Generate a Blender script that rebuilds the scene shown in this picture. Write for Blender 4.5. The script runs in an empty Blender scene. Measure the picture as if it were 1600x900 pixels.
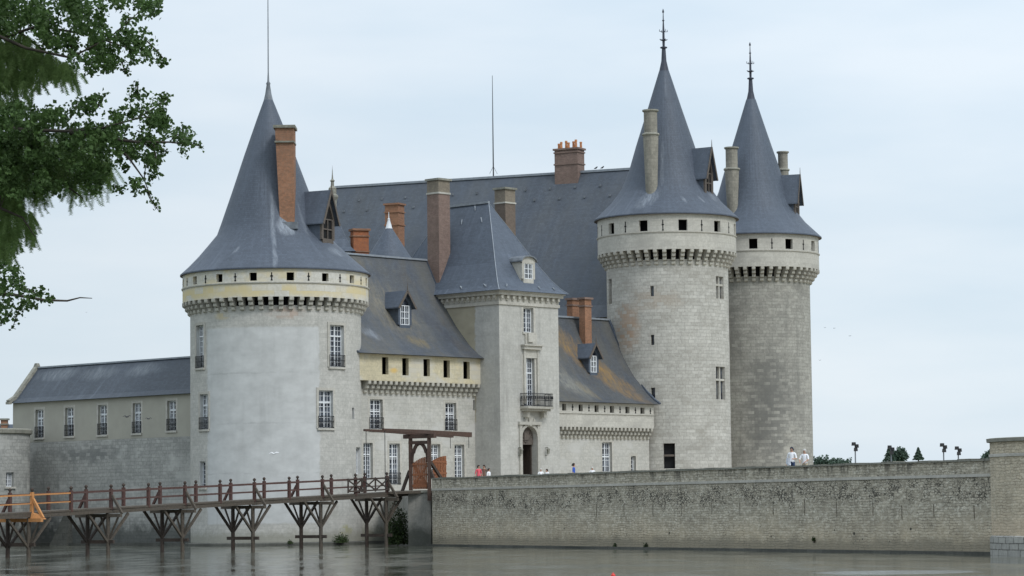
import bpy, bmesh, math, random
from mathutils import Matrix, Vector, noise
R_ = math.radians
random.seed(7)
scene = bpy.context.scene
COL = scene.collection

# ------------------------------------------------------------------ camera
F_PX, CAM_Z = 4300.0, 2.4            # focal length in pixels of the 1600 px wide photograph
PITCH, ROLL = R_(4.587), R_(-0.65)
cam_d = bpy.data.cameras.new('camera'); cam = bpy.data.objects.new('camera', cam_d); COL.objects.link(cam)
CM = Matrix.Rotation(R_(90) + PITCH, 4, 'X') @ Matrix.Rotation(ROLL, 4, 'Z')
cam.matrix_world = Matrix.Translation((0, 0, CAM_Z)) @ CM
cam_d.sensor_width = 36; cam_d.lens = 36 * F_PX / 1600
cam_d.clip_start = 0.5; cam_d.clip_end = 9000
scene.camera = cam

# ------------------------------------------------------------------ sky, sun, exposure
SUN_EL, SUN_AZ = R_(48), R_(140)     # azimuth clockwise from +Y
world = bpy.data.worlds.new('World'); scene.world = world; world.use_nodes = True
wn, wl = world.node_tree.nodes, world.node_tree.links
wn.clear()
def W(t, **k):
    n = wn.new(t)
    for a, b in k.items(): setattr(n, a, b)
    return n
wo = W('ShaderNodeOutputWorld'); bg = W('ShaderNodeBackground'); bg.inputs['Strength'].default_value = 0.1
sky = W('ShaderNodeTexSky', sky_type='NISHITA', sun_disc=False)
sky.sun_elevation = SUN_EL; sky.sun_rotation = SUN_AZ
tc = W('ShaderNodeTexCoord'); mp = W('ShaderNodeMapping'); mp.inputs['Scale'].default_value = (1.6, 1.6, 6.5)
mp.inputs['Location'].default_value = (0.35, 0.0, 0.4)
n1 = W('ShaderNodeTexNoise'); n1.inputs['Scale'].default_value = 3.2; n1.inputs['Detail'].default_value = 5; n1.inputs['Roughness'].default_value = .5
wl.new(tc.outputs['Generated'], mp.inputs[0]); wl.new(mp.outputs[0], n1.inputs['Vector'])
cr = W('ShaderNodeValToRGB')
cr.color_ramp.elements[0].position = .36; cr.color_ramp.elements[0].color = (5.35, 6.3, 7.15, 1)
cr.color_ramp.elements[1].position = .64; cr.color_ramp.elements[1].color = (6.4, 7.05, 7.65, 1)
wl.new(n1.outputs['Fac'], cr.inputs[0])
sx = W('ShaderNodeSeparateXYZ'); wl.new(tc.outputs['Generated'], sx.inputs[0])
zr = W('ShaderNodeMapRange'); wl.new(sx.outputs['Z'], zr.inputs[0])
zr.inputs[1].default_value = .1; zr.inputs[2].default_value = .9; zr.inputs[3].default_value = 1.0; zr.inputs[4].default_value = 1.75
xr = W('ShaderNodeMapRange'); wl.new(sx.outputs['X'], xr.inputs[0])
xr.inputs[1].default_value = -.25; xr.inputs[2].default_value = .3; xr.inputs[3].default_value = .93; xr.inputs[4].default_value = 1.08
mz = W('ShaderNodeMath', operation='MULTIPLY'); wl.new(zr.outputs[0], mz.inputs[0]); wl.new(xr.outputs[0], mz.inputs[1])
vm = W('ShaderNodeVectorMath', operation='SCALE'); wl.new(cr.outputs[0], vm.inputs[0]); wl.new(mz.outputs[0], vm.inputs['Scale'])
mx = W('ShaderNodeMixRGB'); mx.inputs[0].default_value = .9
wl.new(sky.outputs[0], mx.inputs[1]); wl.new(vm.outputs[0], mx.inputs[2])
wl.new(mx.outputs[0], bg.inputs['Color']); wl.new(bg.outputs[0], wo.inputs[0])
sd = bpy.data.lights.new('sun', 'SUN'); sd.energy = 1.3; sd.angle = R_(14); sd.color = (1, .985, .965)
sun = bpy.data.objects.new('sun', sd); COL.objects.link(sun)
sdir = Vector((math.sin(SUN_AZ) * math.cos(SUN_EL), math.cos(SUN_AZ) * math.cos(SUN_EL), math.sin(SUN_EL)))
sun.rotation_euler = sdir.to_track_quat('Z', 'Y').to_euler(); sun.location = (60, -60, 90)
vs = scene.view_settings
vs.view_transform = 'Standard'; vs.look = 'None'; vs.exposure = 0.3; vs.gamma = 1; vs.use_curve_mapping = False
scene.render.resolution_x, scene.render.resolution_y = 1024, 576

# ------------------------------------------------------------------ survey helpers: photo reading -> place in the world
EYE = Vector((0, 0, CAM_Z)); CM3 = CM.to_3x3(); CMI = CM3.inverted()
def ray(px, py): return (CM3 @ Vector((px - 800, 450 - py, -F_PX)))
def at(px, py, Y):
    d = ray(px, py); return EYE + d * (Y / d.y)
def proj(p):
    q = CMI @ (Vector(p) - EYE); return (800 + F_PX * q.x / -q.z, 450 - F_PX * q.y / -q.z)

# ------------------------------------------------------------------ materials
MATS = {}
def newmat(name):
    m = bpy.data.materials.new(name); m.use_nodes = True
    nt = m.node_tree; b = nt.nodes['Principled BSDF']
    MATS[name] = m
    return m, nt, b
def nd(nt, t, ins=None, **k):
    n = nt.nodes.new(t)
    for a, b in k.items(): setattr(n, a, b)
    for a, b in (ins or {}).items(): n.inputs[a].default_value = b
    return n
def rgb(c): return (c[0], c[1], c[2], 1)
def mixc(nt, fac, a, b, mode='MIX'):
    n = nd(nt, 'ShaderNodeMixRGB', blend_type=mode)
    for i, v in ((0, fac), (1, a), (2, b)):
        if isinstance(v, (int, float)): n.inputs[i].default_value = v
        elif isinstance(v, tuple): n.inputs[i].default_value = rgb(v)
        else: nt.links.new(v, n.inputs[i])
    return n.outputs[0]
def noise_n(nt, coord, scale, detail=4, rough=.55, sc=(1, 1, 1), ramp=None, off=0):
    mp = nd(nt, 'ShaderNodeMapping'); mp.inputs['Scale'].default_value = sc; mp.inputs['Location'].default_value = (off, off * .7, off * .3)
    nt.links.new(coord, mp.inputs[0])
    n = nd(nt, 'ShaderNodeTexNoise', {'Scale': scale, 'Detail': detail, 'Roughness': rough}); nt.links.new(mp.outputs[0], n.inputs['Vector'])
    o = n.outputs['Fac']
    if ramp:
        r = nd(nt, 'ShaderNodeMapRange'); nt.links.new(o, r.inputs[0]); r.inputs[1].default_value = ramp[0]; r.inputs[2].default_value = ramp[1]; o = r.outputs[0]
    return o
def bump(nt, b, h, strength, dist=.05):
    n = nd(nt, 'ShaderNodeBump', {'Strength': strength, 'Distance': dist}); nt.links.new(h, n.inputs['Height']); nt.links.new(n.outputs[0], b.inputs['Normal'])
def mathn(nt, op, a, b=0.0, clamp=False):
    n = nd(nt, 'ShaderNodeMath', operation=op); n.use_clamp = clamp
    for i, v in ((0, a), (1, b)):
        if isinstance(v, (int, float)): n.inputs[i].default_value = v
        else: nt.links.new(v, n.inputs[i])
    return n.outputs[0]
def plain(name, c, rough=.7, metal=0, var=.25, vs_=3.0, spec=.3):
    m, nt, b = newmat(name); t = nd(nt, 'ShaderNodeTexCoord')
    f = noise_n(nt, t.outputs['Object'], vs_, 4, .6, ramp=(.3, .7))
    o = mixc(nt, f, tuple(x * (1 - var) for x in c), tuple(min(1, x * (1 + var)) for x in c))
    nt.links.new(o, b.inputs['Base Color'])
    b.inputs['Roughness'].default_value = rough; b.inputs['Metallic'].default_value = metal; b.inputs['Specular IOR Level'].default_value = spec
    return m
def stone(name, c1, c2, mort, bw=.52, bh=.27, ms=.014, stain=.35, stain_c=(.12, .12, .11), patch=None, patch_amt=(.55, .68), streak=.35,
          plaster=None, base_dirt=None, bmp=.22, joint=.5, zones=None):
    """coursed masonry; coordinates are metres on the wall surface (u along, v up)"""
    m, nt, b = newmat(name); L = nt.links; t = nd(nt, 'ShaderNodeTexCoord'); uv = t.outputs['UV']; ob = t.outputs['Object']
    # slightly wandering joints
    wob = nd(nt, 'ShaderNodeTexNoise', {'Scale': .9, 'Detail': 2}); L.new(uv, wob.inputs['Vector'])
    va = nd(nt, 'ShaderNodeVectorMath', operation='MULTIPLY_ADD'); L.new(wob.outputs['Color'], va.inputs[0]); va.inputs[1].default_value = (.10, .05, 0); L.new(uv, va.inputs[2])
    br = nd(nt, 'ShaderNodeTexBrick', {'Scale': 1.0, 'Mortar Size': ms, 'Mortar Smooth': .35, 'Bias': 0, 'Brick Width': bw, 'Row Height': bh,
            'Color1': rgb(c1), 'Color2': rgb(c2), 'Mortar': rgb(mort)})
    br.offset = .47; br.squash = 1.35; br.squash_frequency = 3
    L.new(va.outputs[0], br.inputs['Vector'])
    # second brick lattice only for random block tones
    o = br.outputs['Color']
    f = noise_n(nt, uv, .8, 7, .7, ramp=(.34, .68)); o = mixc(nt, mathn(nt, 'MULTIPLY', f, .42), o, tuple(x * .66 for x in c2))
    f = noise_n(nt, uv, 3.2, 6, .75, ramp=(.56, .40), off=19); o = mixc(nt, mathn(nt, 'MULTIPLY', f, .30), o, tuple(x * .70 for x in c2))
    f = noise_n(nt, uv, 5.5, 4, .7, ramp=(.47, .72), off=9); o = mixc(nt, mathn(nt, 'MULTIPLY', f, .5), o, tuple(min(1, x * 1.18) for x in c1))
    if patch:
        f = noise_n(nt, uv, .33, 4, .6, (1, 1.6, 1), ramp=patch_amt, off=4.2)
        vbw = nd(nt, 'ShaderNodeTexBrick', {'Scale': 1.0, 'Mortar Size': 0, 'Brick Width': bw * 1.5, 'Row Height': bh, 'Color1': (0, 0, 0, 1), 'Color2': (1, 1, 1, 1)}); L.new(va.outputs[0], vbw.inputs['Vector'])
        f = mathn(nt, 'MULTIPLY', f, mathn(nt, 'ADD', mathn(nt, 'MULTIPLY', vbw.outputs['Color'], .55), .35), True)
        o = mixc(nt, f, o, patch)
    hgt = br.outputs['Fac']
    pm = None
    if plaster:                                       # (colour, u0, u1, v0, v1): a rendered panel
        sp = nd(nt, 'ShaderNodeSeparateXYZ'); L.new(uv, sp.inputs[0])
        for i, pl in enumerate(plaster):
            pc, u0, u1, v0, v1 = pl
            ed = mathn(nt, 'MULTIPLY', noise_n(nt, uv, 2.2, 4, .6, off=i * 3.3), .5)
            uu = mathn(nt, 'ADD', sp.outputs['X'], ed); vv = mathn(nt, 'ADD', sp.outputs['Y'], mathn(nt, 'MULTIPLY', ed, .5))
            def edge(x, a, s): return mathn(nt, 'MULTIPLY', mathn(nt, 'SUBTRACT', x, a) if s > 0 else mathn(nt, 'SUBTRACT', a, x), 7, True)
            k = mathn(nt, 'MULTIPLY', mathn(nt, 'MULTIPLY', edge(uu, u0, 1), edge(uu, u1, -1)), mathn(nt, 'MULTIPLY', edge(vv, v0, 1), edge(vv, v1, -1)))
            cc = noise_n(nt, uv, .7, 6, .6, (1, 1.5, 1), ramp=(.32, .7))
            pcol = mixc(nt, cc, tuple(x * .84 for x in pc), tuple(x * 1.08 for x in pc))
            # lift lines of the render
            w = mathn(nt, 'ABSOLUTE', mathn(nt, 'SUBTRACT', mathn(nt, 'FRACT', mathn(nt, 'ADD', mathn(nt, 'MULTIPLY', vv, 1 / 3.55), mathn(nt, 'MULTIPLY', noise_n(nt, uv, .3, 2), .07))), .5))
            w = mathn(nt, 'LESS_THAN', w, .016)
            lw = mathn(nt, 'MULTIPLY', w, noise_n(nt, uv, .8, 3, .6, ramp=(.42, .66), off=5))
            pcol = mixc(nt, mathn(nt, 'MULTIPLY', lw, .45), pcol, tuple(x * .6 for x in pc))
            o = mixc(nt, mathn(nt, 'MULTIPLY', k, .93), o, pcol)
            hgt = mathn(nt, 'MULTIPLY', hgt, mathn(nt, 'SUBTRACT', 1.0, k))
    # run-off streaks and soot
    f = noise_n(nt, uv, 1.0, 5, .6, (1.6, .16, 1), ramp=(.5, .75), off=2.1); f2 = noise_n(nt, uv, .16, 3, .6, ramp=(.38, .66), off=7)
    o = mixc(nt, mathn(nt, 'MULTIPLY', mathn(nt, 'MULTIPLY', f, f2), streak), o, stain_c)
    f = noise_n(nt, uv, .22, 5, .62, (1, .8, 1), ramp=(.5, .72), off=5.5); o = mixc(nt, mathn(nt, 'MULTIPLY', f, stain), o, stain_c)
    if zones:                                         # tinted zones (centre u, centre v, half u, half v, colour, amount)
        sp2 = nd(nt, 'ShaderNodeSeparateXYZ'); L.new(uv, sp2.inputs[0])
        for i, (cu, cv, hu, hv, zc, am) in enumerate(zones):
            a = mathn(nt, 'POWER', mathn(nt, 'ABSOLUTE', mathn(nt, 'DIVIDE', mathn(nt, 'SUBTRACT', sp2.outputs['X'], cu), hu)), 2.0)
            c = mathn(nt, 'POWER', mathn(nt, 'ABSOLUTE', mathn(nt, 'DIVIDE', mathn(nt, 'SUBTRACT', sp2.outputs['Y'], cv), hv)), 2.0)
            d = mathn(nt, 'ADD', mathn(nt, 'ADD', a, c), mathn(nt, 'MULTIPLY', noise_n(nt, uv, 1.0, 6, .7, off=i * 2.7), 1.8))
            k = mathn(nt, 'SUBTRACT', 1.9, d, True)
            bt = nd(nt, 'ShaderNodeTexBrick', {'Scale': 1.0, 'Mortar Size': 0, 'Brick Width': bw, 'Row Height': bh, 'Color1': (0, 0, 0, 1), 'Color2': (1, 1, 1, 1)}); L.new(va.outputs[0], bt.inputs['Vector'])
            bm_ = mathn(nt, 'MULTIPLY', mathn(nt, 'SUBTRACT', bt.outputs['Color'], .22), 3.2, True); bm_ = mathn(nt, 'ADD', mathn(nt, 'MULTIPLY', bm_, .8), .2)
            o = mixc(nt, mathn(nt, 'MULTIPLY', mathn(nt, 'MULTIPLY', k, bm_), am), o, zc)
    if base_dirt:                                     # damp tide mark (height, colour)
        sp3 = nd(nt, 'ShaderNodeSeparateXYZ'); L.new(uv, sp3.inputs[0])
        hh = mathn(nt, 'ADD', sp3.outputs['Y'], mathn(nt, 'MULTIPLY', noise_n(nt, uv, 1.3, 5, .65), -1.4 * base_dirt[0]))
        k = mathn(nt, 'SUBTRACT', 1.0, mathn(nt, 'DIVIDE', hh, base_dirt[0] * .6), True)
        o = mixc(nt, mathn(nt, 'MULTIPLY', k, .75), o, base_dirt[1])
    L.new(o, b.inputs['Base Color']); b.inputs['Roughness'].default_value = .9; b.inputs['Specular IOR Level'].default_value = .15
    h2 = mathn(nt, 'SUBTRACT', mathn(nt, 'MULTIPLY', noise_n(nt, uv, 7, 4, .7), .5), mathn(nt, 'MULTIPLY', hgt, joint))
    bump(nt, b, h2, bmp, .03)
    return m
def rubble(name, cs, dark, dk=1.0, base=(.8, (.17, .16, .125))):
    m, nt, b = newmat(name); L = nt.links; t = nd(nt, 'ShaderNodeTexCoord'); uv = t.outputs['UV']
    wob = nd(nt, 'ShaderNodeTexNoise', {'Scale': 1.6, 'Detail': 4, 'Roughness': .7}); L.new(uv, wob.inputs['Vector'])
    va = nd(nt, 'ShaderNodeVectorMath', operation='MULTIPLY_ADD'); L.new(wob.outputs['Color'], va.inputs[0]); va.inputs[1].default_value = (.45, .30, 0); L.new(uv, va.inputs[2])
    br = nd(nt, 'ShaderNodeTexBrick', {'Scale': 1.0, 'Mortar Size': .018, 'Mortar Smooth': .6, 'Brick Width': .34, 'Row Height': .135, 'Color1': (0, 0, 0, 1), 'Color2': (1, 1, 1, 1), 'Mortar': (.5, .5, .5, 1)})
    br.squash = 1.5; br.squash_frequency = 2; L.new(va.outputs[0], br.inputs['Vector'])
    mp = nd(nt, 'ShaderNodeMapping'); mp.inputs['Scale'].default_value = (1, 1.6, 1); L.new(va.outputs[0], mp.inputs[0])
    ve = nd(nt, 'ShaderNodeTexVoronoi', {'Scale': 5.2, 'Randomness': .9}, feature='DISTANCE_TO_EDGE'); L.new(mp.outputs[0], ve.inputs['Vector'])
    o = mixc(nt, br.outputs['Color'], cs[0], cs[1])
    f = noise_n(nt, uv, 4.2, 4, .8, (1, 1.5, 1), ramp=(.56, .40), off=51); o = mixc(nt, mathn(nt, 'MULTIPLY', f, .5), o, tuple(x * .6 for x in cs[1]))
    f = noise_n(nt, uv, 3.4, 4, .8, (1, 1.5, 1), ramp=(.50, .66), off=41); o = mixc(nt, mathn(nt, 'MULTIPLY', f, .8), o, cs[2])
    sp = nd(nt, 'ShaderNodeSeparateXYZ'); L.new(uv, sp.inputs[0])
    low = nd(nt, 'ShaderNodeMapRange'); L.new(mathn(nt, 'ADD', sp.outputs['Y'], mathn(nt, 'MULTIPLY', noise_n(nt, uv, .3, 5, .65), -2.6)), low.inputs[0])
    low.inputs[1].default_value = -1.1; low.inputs[2].default_value = .8; low.inputs[3].default_value = .7; low.inputs[4].default_value = .0
    o = mixc(nt, low.outputs[0], o, cs[3])
    f = noise_n(nt, uv, .45, 6, .72, (1, 1.6, 1), ramp=(.46, .7), off=3); o = mixc(nt, mathn(nt, 'MULTIPLY', f, .45), o, tuple(x * .62 for x in cs[1]))
    o = mixc(nt, mathn(nt, 'MULTIPLY', br.outputs['Fac'], mathn(nt, 'ADD', mathn(nt, 'MULTIPLY', noise_n(nt, uv, .8, 4, .6, ramp=(.35, .65), off=22), .55), .12)), o, dark)
    # open dark joints in a wandering course under the string, drips under the coping, single holes
    ctr = mathn(nt, 'ADD', 2.1, mathn(nt, 'MULTIPLY', noise_n(nt, uv, .2, 4, .6, (1, .01, 1), off=8), 1.9))
    dd = mathn(nt, 'DIVIDE', mathn(nt, 'ABSOLUTE', mathn(nt, 'SUBTRACT', sp.outputs['Y'], ctr)), .8)
    band = mathn(nt, 'MULTIPLY', mathn(nt, 'SUBTRACT', 1.25, dd, True), noise_n(nt, uv, .9, 5, .8, ramp=(.38, .60), off=14))
    thr = mathn(nt, 'MULTIPLY', band, .15 * dk)
    k = mathn(nt, 'MULTIPLY', mathn(nt, 'SUBTRACT', thr, ve.outputs['Distance']), 22, True)
    o = mixc(nt, mathn(nt, 'MULTIPLY', k, .85), o, dark)
    f = noise_n(nt, uv, 1.5, 5, .7, (1.3, .4, 1), ramp=(.52, .66), off=6)
    up2 = nd(nt, 'ShaderNodeMapRange'); L.new(sp.outputs['Y'], up2.inputs[0]); up2.inputs[1].default_value = 3.75; up2.inputs[2].default_value = 4.45
    f = noise_n(nt, uv, 1.1, 5, .75, (1.6, .3, 1), ramp=(.50, .60), off=66)
    o = mixc(nt, mathn(nt, 'MULTIPLY', mathn(nt, 'MULTIPLY', f, up2.outputs[0]), .85 * dk), o, dark)
    vh = nd(nt, 'ShaderNodeTexVoronoi', {'Scale': 1.5, 'Randomness': 1.0}); L.new(uv, vh.inputs['Vector'])
    hz = mathn(nt, 'MULTIPLY', mathn(nt, 'SUBTRACT', 1.0, mathn(nt, 'ABSOLUTE', mathn(nt, 'MULTIPLY', mathn(nt, 'SUBTRACT', sp.outputs['Y'], 1.0), 1.3)), True), noise_n(nt, uv, .25, 3, ramp=(.42, .58), off=33))
    o = mixc(nt, mathn(nt, 'MULTIPLY', mathn(nt, 'LESS_THAN', vh.outputs['Distance'], mathn(nt, 'MULTIPLY', hz, .17)), .9 * dk), o, dark)
    hh = mathn(nt, 'ADD', sp.outputs['Y'], mathn(nt, 'MULTIPLY', noise_n(nt, uv, 1.1, 5, .65), -1.2 * base[0]))
    k2 = mathn(nt, 'SUBTRACT', 1.0, mathn(nt, 'DIVIDE', hh, base[0] * .5), True)
    o = mixc(nt, mathn(nt, 'MULTIPLY', k2, .6), o, base[1])
    L.new(o, b.inputs['Base Color']); b.inputs['Roughness'].default_value = .95; b.inputs['Specular IOR Level'].default_value = .1
    hb = mathn(nt, 'SUBTRACT', mathn(nt, 'MULTIPLY', noise_n(nt, uv, 4.5, 4, .7), .9), br.outputs['Fac']); bump(nt, b, hb, .35, .05)
    return m
def slate(name, c, lichen=0.0, lead=.25, worn=.35, warm=0.0, zones=None):
    m, nt, b = newmat(name); L = nt.links; t = nd(nt, 'ShaderNodeTexCoord'); uv = t.outputs['UV']
    br = nd(nt, 'ShaderNodeTexBrick', {'Scale': 1.0, 'Mortar Size': .006, 'Brick Width': .24, 'Row Height': .16, 'Color1': rgb(tuple(x * .86 for x in c)), 'Color2': rgb(tuple(x * 1.16 for x in c)), 'Mortar': rgb(tuple(x * .45 for x in c))})
    L.new(uv, br.inputs['Vector']); o = br.outputs['Color']
    f = noise_n(nt, uv, .55, 6, .62, (1.7, .42, 1), ramp=(.32, .7)); o = mixc(nt, mathn(nt, 'MULTIPLY', f, .45), o, tuple(x * .62 for x in c))
    f = noise_n(nt, uv, 1.2, 5, .6, (2.2, .13, 1), ramp=(.5, .74), off=3); f2 = noise_n(nt, uv, .2, 3, ramp=(.4, .62), off=6)
    o = mixc(nt, mathn(nt, 'MULTIPLY', mathn(nt, 'MULTIPLY', f, f2), worn), o, tuple(min(1, x * 1.9 + .03) for x in c))
    f = noise_n(nt, uv, .16, 4, .6, (1, .7, 1), ramp=(.42, .62), off=12); o = mixc(nt, mathn(nt, 'MULTIPLY', f, .3), o, tuple(x * 1.3 for x in c))
    if warm:
        f = noise_n(nt, uv, .42, 5, .65, (1, .5, 1), ramp=(.42, .66), off=15); o = mixc(nt, mathn(nt, 'MULTIPLY', f, warm), o, (.15, .135, .095))
    f = noise_n(nt, uv, 1.0, 4, .7, (.22, 2.6, 1), ramp=(.42, .66), off=27); o = mixc(nt, mathn(nt, 'MULTIPLY', f, .22), o, tuple(x * .6 for x in c))
    f = noise_n(nt, uv, 2.6, 4, .8, (1, 1, 1), ramp=(.60, .72), off=37); o = mixc(nt, mathn(nt, 'MULTIPLY', f, .35), o, tuple(min(1, x * 1.7) for x in c))
    if lichen:
        f = noise_n(nt, uv, .55, 6, .72, (1, .42, 1), ramp=(.50, .66), off=20.5)
        o = mixc(nt, mathn(nt, 'MULTIPLY', f, lichen), o, (.24, .165, .045))
    if zones:
        sp2 = nd(nt, 'ShaderNodeSeparateXYZ'); L.new(uv, sp2.inputs[0])
        for i, (cu, cv, hu, hv, zc, am, sl) in enumerate(zones):
            uu = mathn(nt, 'SUBTRACT', mathn(nt, 'SUBTRACT', sp2.outputs['X'], cu), mathn(nt, 'MULTIPLY', mathn(nt, 'SUBTRACT', sp2.outputs['Y'], cv), sl))
            a = mathn(nt, 'POWER', mathn(nt, 'ABSOLUTE', mathn(nt, 'DIVIDE', uu, hu)), 2.0)
            c_ = mathn(nt, 'POWER', mathn(nt, 'ABSOLUTE', mathn(nt, 'DIVIDE', mathn(nt, 'SUBTRACT', sp2.outputs['Y'], cv), hv)), 2.0)
            d = mathn(nt, 'ADD', mathn(nt, 'ADD', a, c_), mathn(nt, 'MULTIPLY', noise_n(nt, uv, 1.6, 6, .72, (1, .35, 1), off=i * 2.7), 2.2))
            o = mixc(nt, mathn(nt, 'MULTIPLY', mathn(nt, 'MULTIPLY', mathn(nt, 'SUBTRACT', 2.0, d, True), noise_n(nt, uv, 3.2, 5, .7, (1.5, .5, 1), ramp=(.3, .62), off=i + 40)), am), o, zc)
    L.new(o, b.inputs['Base Color']); b.inputs['Roughness'].default_value = .58; b.inputs['Specular IOR Level'].default_value = .35
    h = mathn(nt, 'SUBTRACT', noise_n(nt, uv, 9, 3), br.outputs['Fac']); bump(nt, b, h, .25, .015)
    return m
def wood(name, c, var=.35, rough=.8):
    m, nt, b = newmat(name); L = nt.links; t = nd(nt, 'ShaderNodeTexCoord'); ob = t.outputs['Object']
    f = noise_n(nt, ob, 9, 4, .65, ramp=(.3, .7)); f3 = noise_n(nt, ob, .8, 3, .5, ramp=(.3, .7), off=4)
    o = mixc(nt, f, tuple(x * (1 - var) for x in c), tuple(x * (1 + var) for x in c))
    o = mixc(nt, mathn(nt, 'MULTIPLY', f3, .4), o, tuple(.5 * x + .04 for x in c))
    L.new(o, b.inputs['Base Color']); b.inputs['Roughness'].default_value = rough; b.inputs['Specular IOR Level'].default_value = .25
    bump(nt, b, f, .3, .01)
    return m
def bricks(name, c1, c2, mort, soot=.4):
    m = stone(name, c1, c2, mort, bw=.24, bh=.085, ms=.012, stain=soot, stain_c=(.11, .085, .07), streak=.3, bmp=.25)
    return m

GREY = (.36, .345, .305)
M_T0 = stone('ashlar_round_tower', (.53, .515, .475), (.44, .43, .395), (.38, .37, .345), .62, .3, stain=.14, streak=.3, stain_c=(.26, .26, .245),
             plaster=[((.535, .54, .53), -4.9, 4.05, 1.6, 15.6)], base_dirt=(.9, (.26, .255, .21)),
             zones=[(7.2, 4.2, 1.6, 2.2, (.30, .295, .265), .5), (1.2, 16.4, 1.8, .5, (.42, .29, .22), .55), (-3.6, 16.3, .8, .35, (.54, .44, .25), .6), (6.3, 1.0, .9, .5, (.33, .32, .13), .8), (5.0, 2.6, .5, .9, (.34, .33, .29), .6)])
M_T0BAND = stone('pale_yellow_ashlar_band', (.60, .59, .56), (.57, .54, .46), (.44, .41, .34), 1.05, .46, stain=.04, streak=.03, patch=(.61, .52, .33), patch_amt=(.50, .60), zones=[(0, 18.0, 300, .50, (.60, .50, .28), .85)])
M_T1 = stone('ashlar_keep_tower', (.56, .545, .50), (.41, .395, .355), (.27, .26, .235), .56, .28, ms=.016, stain=.2, streak=.4, stain_c=(.24,.235,.215), patch=(.30, .285, .25), patch_amt=(.5, .7),
             zones=[(-4.1, 17.0, 1.7, 2.4, (.40, .27, .18), .75), (-1.4, 19.2, 2.6, 1.2, (.40, .31, .23), .35), (2.5, 7.0, 3.5, 1.2, (.3, .295, .27), .35)])
M_T2 = stone('dark_ashlar_keep_tower', (.42, .41, .365), (.29, .28, .25), (.18, .175, .16), .56, .28, ms=.014, stain=.55, streak=.7, stain_c=(.13, .13, .12), patch=(.48, .46, .40), patch_amt=(.58, .7),
             zones=[(.6, 11.0, 2.6, 6.5, (.15, .15, .14), .75), (-2.8, 16.5, 1.2, 5.0, (.17, .165, .15), .5)])  # darker zones at the middle and left of the shaft
M_BAND = stone('pale_ashlar_parapet', (.54, .52, .465), (.47, .45, .40), (.38, .36, .32), .95, .42, stain=.12, streak=.06, patch=(.37, .355, .32), patch_amt=(.5, .62))
M_W1 = stone('ashlar_wing', (.52, .505, .46), (.44, .43, .39), (.37, .36, .33), .52, .27, stain=.2, streak=.35, stain_c=(.22,.22,.2), patch=(.5, .49, .46), patch_amt=(.5, .6), base_dirt=(1.2, (.15, .15, .11)))
M_W1Y = stone('yellow_ashlar_parapet', (.60, .53, .36), (.54, .48, .34), (.42, .38, .28), .72, .33, stain=.12, streak=.25, patch=(.52, .50, .45), patch_amt=(.48, .58), zones=[(2.6, 12.6, .5, .25, (.62, .42, .14), .9)])
M_G = stone('gatehouse_ashlar', (.50, .49, .455), (.45, .44, .405), (.38, .37, .34), .8, .36, ms=.01, stain=.4, streak=.95, bmp=.15, stain_c=(.22, .215, .2))
M_GSIDE = stone('gatehouse_plaster', (.47, .465, .44), (.42, .415, .39), (.38, .375, .35), .8, .36, ms=.006, stain=.3, streak=.45, bmp=.12, stain_c=(.24, .24, .23),
                plaster=[((.36, .325, .24), -14, -2.2, 9, 20)])
M_CORB = stone('corbel_stone', (.50, .48, .42), (.42, .40, .35), (.36, .34, .3), .5, .3, stain=.45, streak=.4)
M_HEAD = bricks('tan_brick', (.27, .23, .175), (.20, .17, .135), (.22, .2, .17), .5)
M_STACK = stone('sooty_chimney_stone', (.34, .32, .27), (.25, .235, .2), (.2, .19, .16), .5, .3, stain=.6, streak=.6, stain_c=(.12, .115, .1))
M_TRIM = stone('trim_stone', (.52, .50, .45), (.45, .43, .38), (.36, .34, .3), 1.1, .5, ms=.006, stain=.25, streak=.4, bmp=.15)
M_PLINTH = stone('bastion_plinth_stone', (.44, .43, .39), (.34, .335, .31), (.09, .09, .08), .62, .29, ms=.03, stain=.35, streak=.5, bmp=.4)
M_WET = stone('wet_footing_stone', (.13, .13, .115), (.09, .09, .08), (.05, .05, .045), 1.1, .5, stain=.6, streak=.4, stain_c=(.04, .045, .04))
M_TRIMD = stone('weathered_coping_stone', (.33, .32, .27), (.23, .225, .195), (.12, .12, .1), .9, .5, stain=.6, streak=.5, stain_c=(.09, .095, .075))
M_LUP = plain('smooth_beige_render', (.36, .345, .295), .9, var=.07, vs_=.6, spec=.1)
M_LLOW = stone('stained_block_masonry', (.42, .415, .385), (.31, .31, .29), (.22, .22, .205), .5, .26, ms=.018, stain=.55, streak=.75, stain_c=(.13, .135, .13), patch=(.47, .465, .435), patch_amt=(.52, .64), base_dirt=(1.5, (.045, .05, .045)),
               zones=[(4.6, 1.6, 2.6, 1.8, (.11, .115, .11), .8), (1.0, 4.5, 1.1, 6.0, (.13, .135, .13), .75), (9.5, 6.9, 4.5, .9, (.15, .155, .15), .7)])
M_RUB = rubble('rubble_masonry', [(.55, .50, .40), (.37, .335, .265), (.76, .72, .61), (.58, .48, .335)], (.045, .043, .038))
M_RUBN = rubble('ochre_rubble_masonry', [(.60, .52, .39), (.49, .43, .33), (.70, .64, .51), (.62, .48, .34)], (.12, .10, .08), .2)
M_ABUT = stone('grey_render_abutment', (.31, .30, .27), (.24, .235, .21), (.19, .185, .17), 1.4, .8, ms=.004, stain=.6, streak=.9, stain_c=(.07, .075, .07), base_dirt=(1.2, (.05, .055, .045)))
PALE = (.27, .30, .34)
M_SL = slate('slate_blue_grey', (.082, .100, .130))
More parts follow.
